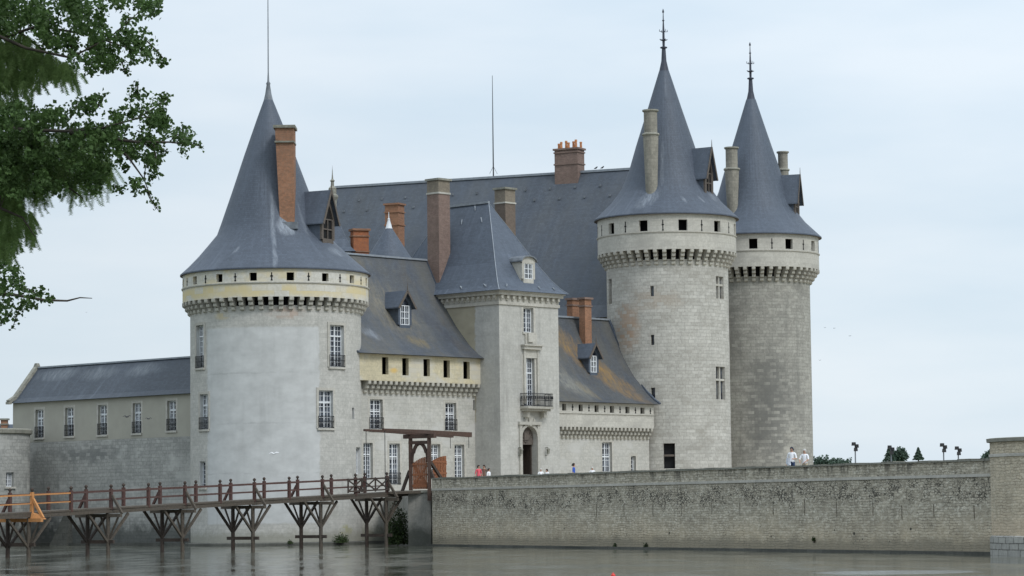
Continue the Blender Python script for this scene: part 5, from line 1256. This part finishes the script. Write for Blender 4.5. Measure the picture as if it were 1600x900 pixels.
def leaf(p0, p1, z0, h0, h1):
    m = MB(); n = 9; d = (p1 - p0)
    for k in range(n):
        f = (k + .5) / n; hh = h0 + (h1 - h0) * math.sin(f * math.pi / 2); q = p0 + d * f; m.box((q.x, q.y, z0 + hh / 2), (d.length / n * .66, .05, hh), math.atan2(d.y, d.x))
    for z in (.18, h0 * .55, h0 * .95): 
        a, c = p0 + Z * (z0 + z - p0.z), p1 + Z * (z0 + z - p1.z); m.beam(a, c, .09, .13)
    m.beam(p0 + Z * (z0 + .2 - p0.z), p1 + Z * (z0 + h0 * .9 - p1.z), .08, .12)
    m.box(((p0.x + p1.x) / 2, (p0.y + p1.y) / 2, z0 + .35), (d.length * .96, .03, .5), math.atan2(d.y, d.x))
    build(m, 'gate_leaf', M_DOOR, DG)
leaf(gF + BT * .18, gN - BT * .18, 3.78, 1.75, 2.15)
q0, q1 = at(676, 742, 186.3), at(697, 742, 186.3); leaf(Vector((q0.x, 186.3, 0)), Vector((q1.x, 187.2, 0)), 3.78, 1.95, 2.25)
m = MB(); a = pathN[-2]; c = gN + BD * 1.0
m.hexa([a - Z * .12 + BT * .1, c - Z * .2 + BT * .1, c - BT * (w + .1) - Z * .2, a - BT * (WID + .1) - Z * .12, a + BT * .1 + Z * .006, c + BT * .1 + Z * .006, c - BT * (w + .1) + Z * .006, a - BT * (WID + .1) + Z * .006]); build(m, 'drawbridge_deck', M_WG, DG)

# ------------------------------------------------------------------ vegetation helpers
def leafmat(name, c, c2, tr=.25):
    m, nt, b = newmat(name); t = nd(nt, 'ShaderNodeTexCoord'); gi = nd(nt, 'ShaderNodeNewGeometry')
    f = noise_n(nt, t.outputs['Object'], 1.3, 4, .7, ramp=(.35, .65)); o = mixc(nt, f, c, c2)
    o = mixc(nt, mathn(nt, 'MULTIPLY', gi.outputs['Random Per Island'], .5), o, tuple(x * 1.5 for x in c2))
    nt.links.new(o, b.inputs['Base Color']); b.inputs['Roughness'].default_value = .6; b.inputs['Specular IOR Level'].default_value = .3
    b.inputs['Transmission Weight'].default_value = 0
    tl = nd(nt, 'ShaderNodeBsdfTranslucent'); nt.links.new(o, tl.inputs[0]); ms = nd(nt, 'ShaderNodeMixShader'); ms.inputs[0].default_value = tr
    nt.links.new(b.outputs[0], ms.inputs[1]); nt.links.new(tl.outputs[0], ms.inputs[2])
    nt.links.new(ms.outputs[0], nt.nodes['Material Output'].inputs[0]); return m
M_LEAF = leafmat('broad_leaves', (.032, .064, .018), (.072, .125, .036), .35)
M_NEED = leafmat('feathery_leaves', (.09, .15, .045), (.15, .22, .075), .45)
M_CON = leafmat('dark_conifer', (.055, .085, .065), (.08, .12, .085), .2)
M_IVY = leafmat('ivy_leaves', (.02, .038, .014), (.045, .07, .02), .15)
M_BARK = wood('bark', (.06, .05, .04))
rnd = random.Random(11)
def rv(r=rnd):
    while True:
        v = Vector((r.uniform(-1, 1), r.uniform(-1, 1), r.uniform(-1, 1)))
        if .02 < v.length < 1: return v.normalized()
def leafq(m, c, s, n=None, ax=None, asp=.8):
    n = n or rv(); ax = ax or rv(); x = ax - n * ax.dot(n)
    if x.length < .05: x = n.orthogonal()
    x.normalize(); y = n.cross(x)
    a, t_ = c - x * s * .5, c + x * s * .5; l, r = c + y * s * asp * .5 + n * s * .12, c - y * s * asp * .5 + n * s * .12
    i = len(m.v); m.v += [a, r, t_, l]; m.f.append((i, i + 1, i + 2, i + 3)); m.m.append(0); m.uv.append([(0, 0), (1, 0), (1, 1), (0, 1)])
def inside(poly, x, y):
    c = False; n = len(poly); j = n - 1
    for i in range(n):
        xi, yi = poly[i]; xj, yj = poly[j]
        if (yi > y) != (yj > y) and x < (xj - xi) * (y - yi) / (yj - yi) + xi: c = not c
        j = i
    return c

# --- near tree on the bank at left; its branches hang into the view
TY = 40.0; tb = Vector((-12.2, 40.5, .7))
NT = thing('broadleaf_tree', 'near tree overhanging the upper left corner with dark leafy and feathery branches', 'tree', tb)
m = MB(); m.tube([tb - Z * .5, tb + Z * 2.5 + Vector((.1, 0, 0)), tb + Z * 6 + Vector((.3, .1, 0)), tb + Z * 9 + Vector((.2, .3, 0)), tb + Z * 12.5, tb + Z * 15], [.55, .42, .36, .28, .18, .06], 12); build(m, 'trunk', M_BARK, NT, smooth=60)
def W_(px, py, dY=0): return at(px, py, TY + dY)
limbs = [
    ([tb + Z * 9.2, W_(-60, 30), W_(40, 75), W_(110, 90, -.3), W_(170, 60, -.5), W_(225, 12, -.6)], .06),
    ([tb + Z * 8.4, W_(-60, 80, .5), W_(60, 40, .6), W_(140, 55, .5), W_(200, 75, .3), W_(255, 98, .2)], .055),
    ([tb + Z * 7.5, W_(-60, 190), W_(40, 203), W_(110, 205, -.2), W_(160, 200, -.4), W_(215, 185, -.5), W_(262, 155, -.6)], .065),
    ([W_(110, 205, -.2), W_(165, 215, -.3), W_(215, 222, -.4), W_(265, 222, -.5), W_(312, 228, -.6)], .06),
    ([W_(165, 215, -.3), W_(200, 245, -.5), W_(225, 280, -.6), W_(242, 325, -.7)], .04),
    ([tb + Z * 7.0, W_(-60, 235, 1), W_(30, 260, 1), W_(90, 280, .8), W_(130, 310, .7)], .09),
    ([tb + Z * 6.2, W_(-60, 330, .6), W_(0, 325, .5), W_(35, 340, .4), W_(55, 370, .4)], .07),
    ([tb + Z * 5.6, W_(-80, 450), W_(-20, 455), W_(30, 462), W_(70, 469, -.1), W_(105, 470, -.1), W_(125, 465, -.1), W_(144, 466, -.1)], .06),
    ([tb + Z * 8.5, W_(-40, 0, 1.4), W_(30, 50, 1.5), W_(70, 80, 1.6), W_(100, 110, 1.6)], .07)]
for pts, r in limbs:
    m = MB(); n = len(pts); m.tube(pts, [(r if i < 1 else r * .6) * (1 - .85 * i / (n - 1)) for i in range(n)], 7); build(m, 'limb', M_BARK, NT, smooth=60)
pu = [(-40, -30), (130, -30), (150, -6), (190, -20), (248, 0), (244, 20), (212, 20), (196, 30), (222, 46), (240, 66), (262, 98), (248, 104), (228, 92), (214, 84), (196, 116), (180, 108), (150, 106), (118, 114), (96, 84), (60, 60), (-40, 50)]
pm_ = [(-40, 162), (50, 165), (110, 176), (126, 158), (150, 150), (166, 166), (196, 150), (214, 130), (230, 160), (258, 150), (262, 165), (252, 182), (290, 205), (316, 228), (296, 236), (278, 238), (262, 228), (245, 226), (252, 255), (232, 288), (248, 330), (238, 334), (222, 302), (198, 292), (188, 262), (180, 292), (150, 300), (120, 280), (90, 300), (40, 310), (-40, 300)]
pl_ = [(-40, 405), (20, 418), (45, 448), (80, 465), (76, 473), (34, 482), (14, 510), (-40, 515)]
TW = []
class twigs:
    @staticmethod
    def tube(p, r_, n): q = MB(); q.tube(p, r_, n); TW.append(q)
LF = MB()
def clump(px, py, dY, r, n, s):
    c = W_(px, py, dY)
    for _ in range(n):
        v = rv() * (r * rnd.random() ** .5); p_ = c + Vector((v.x, v.y * 1.3, v.z)); leafq(LF, p_, s * rnd.uniform(.7, 1.25), None, None, .85)
    return c
def fill(poly, n, r, nl, s, dY=(-1.3, 1.3)):
    xs = [p[0] for p in poly]; ys = [p[1] for p in poly]; k = 0
    limbpts = [(q, ) for pts, _ in limbs for q in pts]
    while k < n:
        x, y = rnd.uniform(min(xs), max(xs)), rnd.uniform(min(ys), max(ys))
        if not inside(poly, x, y): continue
        if noise.noise(Vector((x * .035, y * .035, 3.1))) < -.08 and rnd.random() < .85 and x > 25: continue
        k += 1; d = rnd.uniform(*dY)
        c = clump(x, y, d, r * rnd.uniform(.5, 1.2), int(nl * rnd.uniform(.6, 1.3)), s)
        if rnd.random() < .14:
            tgt = min((q[0] for q in limbpts), key=lambda q_: (q_ - c).length + (2 if q_.x > c.x else 0))
            if (tgt - c).length < .55:
                mid__ = (tgt + c) / 2 + Vector((rnd.uniform(-.05, .05), 0, rnd.uniform(0, .1))); twigs.tube([tgt, mid__, c], [.010, .008, .005], 4)
fill(pu, 280, .13, 24, .07); fill(pm_, 430, .13, 24, .07); fill(pl_, 85, .13, 20, .066)
fill([(-40, -30), (120, -30), (130, 40), (100, 75), (-40, 50)], 170, .2, 24, .065, (0, 1.8)); fill([(-40, 170), (130, 180), (170, 230), (120, 290), (-40, 300)], 230, .2, 24, .065, (0, 1.8))
# twig tips with separate leaves along them
tips = [((225, 12), (250, 4)), ((200, 30), (245, 22)), ((225, 60), (262, 100)), ((190, 95), (200, 118)), ((215, 150), (212, 128)), ((240, 165), (264, 148)), ((285, 215), (317, 230)), ((225, 290), (250, 332)), ((225, 225), (262, 238)), ((210, 185), (262, 182)), ((150, 170), (165, 145)), ((110, 185), (120, 158)), ((180, 290), (190, 300)), ((240, 225), (245, 262)), ((40, 470), (20, 512)), ((30, 450), (62, 462))]
for (x0, y0), (x1, y1) in tips:
    d = rnd.uniform(-.8, .2); a, c = W_(x0, y0, d), W_(x1, y1, d); twigs.tube([a, (a + c) / 2 + rv() * .04, c], [.012, .009, .004], 4)
    for k in range(46):
        f = rnd.random(); p_ = a + (c - a) * f + rv() * .10 * rnd.random(); leafq(LF, p_, .06 * rnd.uniform(.7, 1.2), None, None, .85)
# crown out of frame
for _ in range(900):
    a = rnd.uniform(0, 6.28); rr = rnd.uniform(.5, 3.9) ; zz = rnd.uniform(4.5, 15.5); rr *= (1 - abs(zz - 9.5) / 8) ** .5 + .2
    c = tb + Vector((math.cos(a) * rr - .6, math.sin(a) * rr * 1.1, zz)); px_, py_ = proj(c)
    if px_ > -60 and -40 < py_ < 940: continue
    for _k in range(14): leafq(LF, c + rv() * .4 * rnd.random() ** .5, .11, None, None, .85)
build(LF, 'crown', M_LEAF, NT); [build(q, 'twig', M_BARK, NT) for q in TW]
# feathery drooping sprays (bald cypress like)
FE = MB()
def spray(px, py, dY, L, n=26):
    a = W_(px, py, dY); d = Vector((rnd.uniform(-.35, .5), rnd.uniform(-.3, .3), -1)).normalized(); d = (d + Vector((rnd.uniform(-.5, .8), 0, 0)) * .4).normalized()
    for k in range(n):
        f = k / n; c = a + d * L * f + Vector((0, 0, .0)); s = .085 * (1 - .5 * f)
        for sgn in (-1, 1):
            dr = (Vector((sgn, rnd.uniform(-.5, .5), -.7 + rnd.uniform(-.3, .3)))).normalized(); e = c + dr * s
            w_ = d * .006; i = len(FE.v); FE.v += [c - w_ * .8, e, c + w_ * 1.2]; FE.f.append((i, i + 1, i + 2)); FE.m.append(0); FE.uv.append([(0, 0), (1, 0), (1, 1)])
def fills(poly, n, L):
    xs = [p[0] for p in poly]; ys = [p[1] for p in poly]; k = 0
    while k < n:
        x, y = rnd.uniform(min(xs), max(xs)), rnd.uniform(min(ys), max(ys))
        if inside(poly, x, y): k += 1; spray(x, y, rnd.uniform(.6, 2.2), L * rnd.uniform(.6, 1.2))
fills([(-30, 55), (40, 60), (90, 90), (135, 105), (118, 128), (85, 118), (60, 140), (30, 165), (-30, 160)], 230, .26)
fills([(-30, 40), (50, 55), (85, 85), (120, 108), (105, 112), (60, 105), (35, 130), (-30, 135)], 200, .28)
fills([(-30, 200), (130, 200), (180, 250), (170, 275), (130, 290), (110, 300), (90, 275), (70, 300), (-30, 300)], 430, .40)
fills([(-30, 290), (25, 300), (55, 340), (55, 365), (30, 372), (20, 395), (-30, 400)], 240, .34)
build(FE, 'feathery_sprays', M_NEED, NT)

# --- ivy and bushes
def bush(name, label, c, rx, rz_, n, s, mat, cat='bush', flat=1.0, group=None):
    m = MB()
    for _ in range(n):
        v = rv(); k = rnd.random() ** .4; nn = .75 + .4 * noise.noise(v * 2.1 + Vector(c) * .3)
        p_ = Vector(c) + Vector((v.x * rx * k * nn, v.y * rx * flat * k * nn, abs(v.z) * rz_ * k * nn * 1.1)); leafq(m, p_, s * rnd.uniform(.6, 1.3))
    st = MB(); 
    t_ = thing(name, label, cat, c, group)
    build(m, 'foliage', mat, t_)
    for k in range(5):
        a = k * 1.3; st.tube([Vector(c) - Z * .1, Vector(c) + Vector((math.cos(a) * rx * .4, math.sin(a) * rx * .4 * flat, rz_ * .6))], [.03, .01], 4)
    build(st, 'stem', M_BARK, t_)
    return t_
q = at(624, 850, 186.8); bush('ivy_bush', 'dark ivy bush hanging on the bank beside the bridge abutment', (q.x - .1, 186.6, .1), 1.1, 3.0, 3200, .13, M_IVY)
q = at(528, 850, 191.5); bush('waterside_bush', 'low green bush at the tower foot right of the middle trestle', (q.x, S0.cy - 5.0 * .95, .15), .75, .75, 700, .1, M_IVY, group='small bushes at the foot of the round tower')
q = at(452, 851, 192.9); bush('waterside_bush', 'tiny tuft growing on the footing of the round tower', (q.x, 193.6, .15), .3, .3, 160, .08, M_IVY, group='small bushes at the foot of the round tower')
for x, y, s, lab in ((1011, 858, .24, 'green tuft growing at the wall foot below the keep'), (962, 852, .18, 'small tuft at the wall foot left of its larger neighbour'), (1273, 842, .16, 'small dark tuft rooted in the wall beneath the white-shirted walkers')):
    u, z = SWt.uz(x, y); p = SWt.map(u, z, -.05); bush('wall_tuft', lab, (p.x, p.y, max(z - .1, .1)), s, s * 1.5, 160, .07, M_IVY, 'plant', group='plants rooted in the causeway wall')

# --- far trees
def far_tree(label, px, ytop, Y, wpx, kind):
    b0 = at(px, 760, Y); top = at(px, ytop, Y); k = Y / F_PX; t_ = thing('conifer_tree' if kind == 'con' else 'distant_tree', label, 'tree', (b0.x, Y, 1.0), 'far trees beyond the causeway')
    m = MB(); m.tube([(b0.x, Y, .8), (b0.x, Y, top.z - .3)], [.3, .05], 6); build(m, 'trunk', M_BARK, t_)
    m = MB(); H_ = wpx * k * 1.15; rw = wpx * k / 2
    n = 3000
    for _ in range(n):
        f = rnd.random() ** .8; a = rnd.uniform(0, 6.28)
        if kind == 'con':
            rr = rw * (.06 + f) * (.6 + .5 * abs(math.sin(f * 12 + math.cos(a * 3)))) * rnd.random() ** .35; z = top.z - f * H_
        else:
            v = rv(); nn = .75 + .9 * noise.noise(v * 3.0 + Vector((px, 0, 0))); rr = None
            p_ = Vector((b0.x, Y, top.z - rw * .8)) + Vector((v.x * rw * nn, v.y * rw * nn, v.z * rw * .85 * nn)) * (rnd.random() ** .35); leafq(m, p_, .26 * rnd.uniform(.5, 1.4)); continue
        leafq(m, Vector((b0.x + rr * math.cos(a), Y + rr * math.sin(a), z)), .17 * rnd.uniform(.6, 1.2))
    build(m, 'crown', M_CON, t_)
for a in (('round-topped far tree just right of the keep tower', 1284, 713, 330, 40, 'dec'), ('low far tree behind the wall, second to the right of the keep', 1305, 716, 335, 34, 'dec'),
          ('broad dark far conifer with a lamp in front of it', 1391, 697, 340, 28, 'con'), ('shaggy far tree beside the broad conifer', 1407, 701, 345, 28, 'dec'), ('small pointed far conifer standing alone', 1436, 699, 350, 17, 'con'),
          ('low rounded far tree between the keep and the first mast', 1322, 718, 350, 30, 'dec'), ('sliver of far tree beside the end bastion', 1549, 703, 330, 26, 'dec')):
    far_tree(*a)

# --- floodlight masts on the causeway
def flood(label, px, ytop, Y):
    p = at(px, ytop, Y); t_ = thing('floodlight_mast', label, 'floodlight', (p.x, Y, TZ), 'floodlight masts on the causeway')
    m = MB(); m.tube([(p.x, Y, TZ), (p.x, Y, p.z - .1)], [.045, .035], 8); build(m, 'pole', M_LEAD, t_, smooth=60)
    for i, (dx, dz, an) in enumerate(((-.09, -.10, .5), (.09, -.22, -.4), (.02, -.42, .2))):
        m = MB(); m.box((p.x + dx, Y - .10, p.z + dz), (.19, .2, .2), an, taper=.85); m.beam((p.x, Y, p.z + dz), (p.x + dx, Y - .08, p.z + dz), .05); m.box((p.x + dx, Y - .215, p.z + dz), (.15, .02, .16), an)
        build(m, 'lamp_head', M_IRON, t_)
flood('floodlight mast nearest to the keep tower, on the causeway', 1336, 691, 160); flood('floodlight mast standing before the broad far conifer', 1392, 696, 162)
flood('left of the two floodlight masts close together by the end bastion', 1474, 692.5, 158); flood('right and lower of the two floodlight masts close together by the end bastion', 1497, 697.5, 163)

# ------------------------------------------------------------------ people
def person(label, x, y, z, h, face, shirt, trousers, hair, arms='down', bald=False, hat=None, group='visitors on the causeway'):
    """continuous skinned body; face = heading (radians, 0 looks to -Y)"""
    k = h / 1.75; root = thing('person', label, 'person', (x, y, z), group); root.rotation_euler = (0, 0, face)
    J = {}; V = []; E = []; RR = []
    def jt(n, p, r, par=None):
        J[n] = len(V); V.append(Vector(p) * k); RR.append(r * k)
        if par: E.append((J[par], J[n]))
    jt('pel', (0, 0, .95), .135); jt('wst', (0, 0, 1.10), .125, 'pel'); jt('chs', (0, -.01, 1.30), .145, 'wst'); jt('shc', (0, 0, 1.43), .10, 'chs'); jt('nek', (0, -.01, 1.50), .055, 'shc')
    jt('hd0', (0, -.02, 1.57), .07, 'nek'); jt('hd1', (0, -.015, 1.65), .088, 'hd0'); jt('hd2', (0, -.01, 1.70), .062, 'hd1'); jt('nos', (0, -.115, 1.62), .012, 'hd1')
    for s, t_ in ((1, 'l'), (-1, 'r')):
        jt('hip' + t_, (.09 * s, 0, .88), .095, 'pel'); jt('kne' + t_, (.10 * s, -.02 * s, .49), .062, 'hip' + t_); jt('ank' + t_, (.10 * s, .03 * s, .09), .042, 'kne' + t_); jt('toe' + t_, (.11 * s, .03 * s - .16, .04), .038, 'ank' + t_)
        jt('sh' + t_, (.18 * s, 0, 1.42), .062, 'shc')
        if arms == 'hold' and s > 0: el, wr = (.27, -.06, 1.16), (.20, -.28, 1.14)
        elif arms == 'hip' and s < 0: el, wr = (-.36, .02, 1.18), (-.19, -.08, 1.0)
        elif arms == 'lean': el, wr = (.27 * s, -.10, 1.17), (.16 * s, -.30, 1.04)
        else: el, wr = (.25 * s, .03, 1.14), (.27 * s, -.08, .90)
        jt('el' + t_, el, .045, 'sh' + t_); jt('wr' + t_, wr, .03, 'el' + t_)
        d = (Vector(wr) - Vector(el)).normalized(); pr = Vector((0, 1, 0)) if abs(d.y) < .8 else Vector((0, 0, 1)); sd_ = d.cross(pr).normalized(); up_ = sd_.cross(d)
        pc = Vector(wr) + d * .07; jt('pm' + t_, pc, .028, 'wr' + t_)
        for fi, (o_, L) in enumerate(((-.03, .065), (-.01, .078), (.01, .072), (.028, .058))):
            jt('f%d%s' % (fi, t_), pc + up_ * o_ + d * .03, .009, 'pm' + t_); jt('g%d%s' % (fi, t_), pc + up_ * o_ * 1.15 + d * (.03 + L) + sd_ * -.012 * s, .008, 'f%d%s' % (fi, t_))
        jt('th' + t_, Vector(wr) + d * .05 - up_ * .045, .010, 'wr' + t_)
    me = bpy.data.meshes.new('body'); me.from_pydata(V, E, []); me.update()
    ob = bpy.data.objects.new('body', me); COL.objects.link(ob); ob.parent = root
    md = ob.modifiers.new('skin', 'SKIN'); md.use_smooth_shade = True
    for i, r in enumerate(RR): me.skin_vertices[0].data[i].radius = (r, r * (.8 if i in (0, 1, 2) else 1))
    me.skin_vertices[0].data[0].use_root = True
    ss = ob.modifiers.new('sub', 'SUBSURF'); ss.levels = 1; ss.render_levels = 1
    dg = bpy.context.evaluated_depsgraph_get(); dg.update()
    em = bpy.data.meshes.new_from_object(ob.evaluated_get(dg)); ob.modifiers.clear(); ob.data = em; em.name = 'body'
    em.materials.clear()
    for mm_ in (M_SKIN, shirt, trousers, M_SHOE): em.materials.append(mm_)
    for pf in em.polygons:
        c = pf.center / k; ix = 1
        armx = abs(c.x) > .2 or c.y < -.16
        if c.z > 1.475: ix = 0
        elif c.z > .96 or armx:
            ix = 1
            if armx and (c - Vector((.25 * (1 if c.x > 0 else -1), .0, 1.42))).length > .27: ix = 0
            if not armx and c.z < .96: ix = 2
        elif c.z > .10: ix = 2
        else: ix = 3
        if c.z < .84 and not armx: ix = 2 if c.z > .10 else 3
        pf.material_index = ix; pf.use_smooth = True
    # shirt hem, hair
    hm = MB()
    if not bald:
        for i in range(8):
            for j in range(4):
                pass
    top = 1.665
    hm.lathe(0, 0, [(.098, top - (.10 if not bald else .06)), (.108, top - .03), (.104, top + .03), (.075, top + .082), (.03, top + .102), (.001, top + .105)], 14)
    for i_, v_ in enumerate(hm.v):
        if v_.z < top - .02: v_.y += .03
        hm.v[i_] = Vector((v_.x * .9, v_.y * 1.02 + .006, v_.z)) * k
    child('hair' if not hat else 'cap', meshdata(hm, 'hair', hat or hair, smooth=60), root)
    fm = MB()
    for s in (-1, 1): fm.box((.032 * s * k, -.098 * k, 1.645 * k), (.022 * k, .012 * k, .012 * k))
    fm.box((0, -.092 * k, 1.585 * k), (.05 * k, .012 * k, .01 * k)); child('face_features', meshdata(fm, 'face_features', M_WD), root)
    return root
M_SKIN = plain('skin', (.42, .25, .18), .6, var=.08); M_SHOE = plain('shoe_leather', (.04, .03, .025), .5)
c_white = plain('white_cotton', (.78, .79, .82), .8, var=.05); c_navy = plain('navy_denim', (.03, .05, .11), .8); c_red = plain('coral_red_cotton', (.62, .10, .13), .8); c_blue = plain('bright_blue_cotton', (.04, .10, .42), .8); c_dk = plain('dark_hair', (.025, .018, .014), .7); c_gy = plain('grey_hair', (.45, .44, .42), .7)
c_br = plain('brown_cotton', (.16, .09, .07), .8); c_cap = plain('navy_cap_cloth', (.03, .035, .05), .8); c_be = plain('beige_cotton', (.42, .36, .27), .8)
def stand(px, Y): return at(px, 700, Y).x
person('man in white shirt and dark cap carrying a folded jacket at the parapet', stand(1237, 146.5), 146.5, TZ, 1.80, R_(-25), c_white, c_navy, c_dk, 'hold', hat=c_cap)
person('white-haired man in white shirt walking beside the capped man', stand(1257, 147.2), 147.2, TZ, 1.70, R_(-30), c_white, c_be, c_gy, 'lean', bald=True)
person('visitor in coral red top near the gatehouse corner', stand(747.5, 186), 186, TZ, 1.66, R_(30), c_red, c_navy, c_dk, 'down')
person('dark-haired visitor in brown top between the red and white tops', stand(756, 188), 188, TZ, 1.70, R_(-20), c_br, c_navy, c_dk, 'hip')
person('child in white top beside the visitors near the gatehouse corner', stand(763.5, 185), 185, TZ, 1.42, R_(60), c_white, c_navy, c_dk, 'down')
person('visitor in bright blue jacket in front of the low wing', stand(896, 185), 185, TZ, 1.70, R_(80), c_blue, c_navy, c_dk, 'down')
person('short visitor in white, head over the wall right of the blue jacket', stand(925, 186), 186, TZ, 1.45, R_(0), c_white, c_be, c_gy, 'down')
person('pale-dressed child to the right of the arched door, nearer to the door', stand(844.5, 190), 190, TZ, 1.45, R_(10), c_white, c_navy, c_gy, 'down')
person('pale-dressed child right of the arched door, farther from the door', stand(854, 191), 191, TZ, 1.42, R_(-40), c_white, c_be, c_dk, 'down')
# the folded jacket over the man's arm
px0 = stand(1231, 146.2); m = MB()
for i in range(3): m.box((px0 + .02 * i, 146.25 - .02 * i, TZ + 1.06 - .02 * i), (.13 - .02 * i, .2, .30 + .04 * i), .5 + .15 * i, taper=.8)
jk = build(m, 'folded_jacket', plain('pale_striped_cloth', (.55, .58, .64), .9), None, base=(px0, 146.25, TZ + .8)); tag(jk, 'folded pale jacket held by the man in the dark cap', 'jacket')

# ------------------------------------------------------------------ birds
def bird(label, px, py, Y, span, mat, roll=0, group=None):
    c = at(px, py, Y); t_ = thing('bird', label, 'bird', c, group); s = span / 2; m = MB()
    m.tube([c + Vector((-.22, 0, .02)) * span, c + Vector((-.12, 0, .0)) * span, c + Vector((.0, 0, -.01)) * span, c + Vector((.12, 0, .01)) * span, c + Vector((.2, 0, .02)) * span], [.01 * span, .045 * span, .06 * span, .045 * span, .01 * span], 8)
    build(m, 'body', mat, t_, smooth=60)
    for sg in (-1, 1):
        m = MB(); el = c + Vector((sg * .22, -.05 * sg, .13)) * span; tp = c + Vector((sg * .5, -.12 * sg, .06 + roll * sg)) * span; w_ = Vector((.0, .07, .035)) * span; th = Z * .02 * span
        a = c + Vector((sg * .03, 0, .02)) * span
        m.hexa([a - w_, el - w_, el + w_, a + w_, a - w_ + th, el - w_ + th, el + w_ + th, a + w_ + th]); m.hexa([el - w_, tp - w_ * .2, tp + w_ * .3, el + w_, el - w_ + th, tp - w_ * .2 + th, tp + w_ * .3 + th, el + w_ + th]); build(m, 'wing', mat, t_)
M_BB = plain('black_feathers', (.02, .02, .025), .6); M_BWH = plain('white_feathers', (.7, .7, .7), .7)
bird('larger dark bird flying before the side wing, left of the pair', 198.5, 651.5, 150, .5, M_BB, .02, 'dark birds flying past the side wing')
bird('smaller dark bird flying before the side wing, right of the pair', 232, 654.5, 152, .40, M_BB, -.02, 'dark birds flying past the side wing')
bird('white gull flying low in front of the round tower', 428, 709, 165, .62, M_BWH, .05)
for i, (x, y, s, lb) in enumerate(((1289, 512, .16, 'uppermost left speck of a bird right of the dark keep tower'), (1303.5, 513, .17, 'bird speck just right of the uppermost one'), (1328, 525, .18, 'bird speck farthest right from the keep tower'), (1281, 563, .16, 'lowest bird speck close to the keep tower'), (135, 488, .12, 'bird speck below the bare twig'))):
    bird(lb, x, y, 170, s, M_BB, 0, 'distant birds in the sky')
for x, lb in ((931, 'left pigeon perched on the great roof ridge'), (941, 'right pigeon perched on the great roof ridge')):
    q, _t = ridge_at(x); z = zrr(_t) + .1; m = MB(); m.tube([(q.x - .16, q.y, z + .1), (q.x, q.y, z + .16), (q.x + .1, q.y, z + .24), (q.x + .15, q.y, z + .3)], [.02, .08, .06, .03], 6); bo = build(m, 'pigeon', M_BB, None, smooth=60, base=(q.x, q.y, z)); tag(bo, lb, 'bird', 'pigeons on the roof ridge')
q = at(958, 899.5, 97.5); m = MB(); m.lathe(q.x, 97.5, [(.001, -.06), (.05, -.04), (.085, .01), (.07, .06), (.03, .085), (.03, .12), (.001, .125)], 14); fl = build(m, 'mooring_float', plain('red_plastic', (.65, .06, .05), .4), None, smooth=60, base=(q.x, 97.5, 0)); tag(fl, 'tiny red float on the water at the bottom edge', 'float')
print('objects', len(bpy.data.objects))
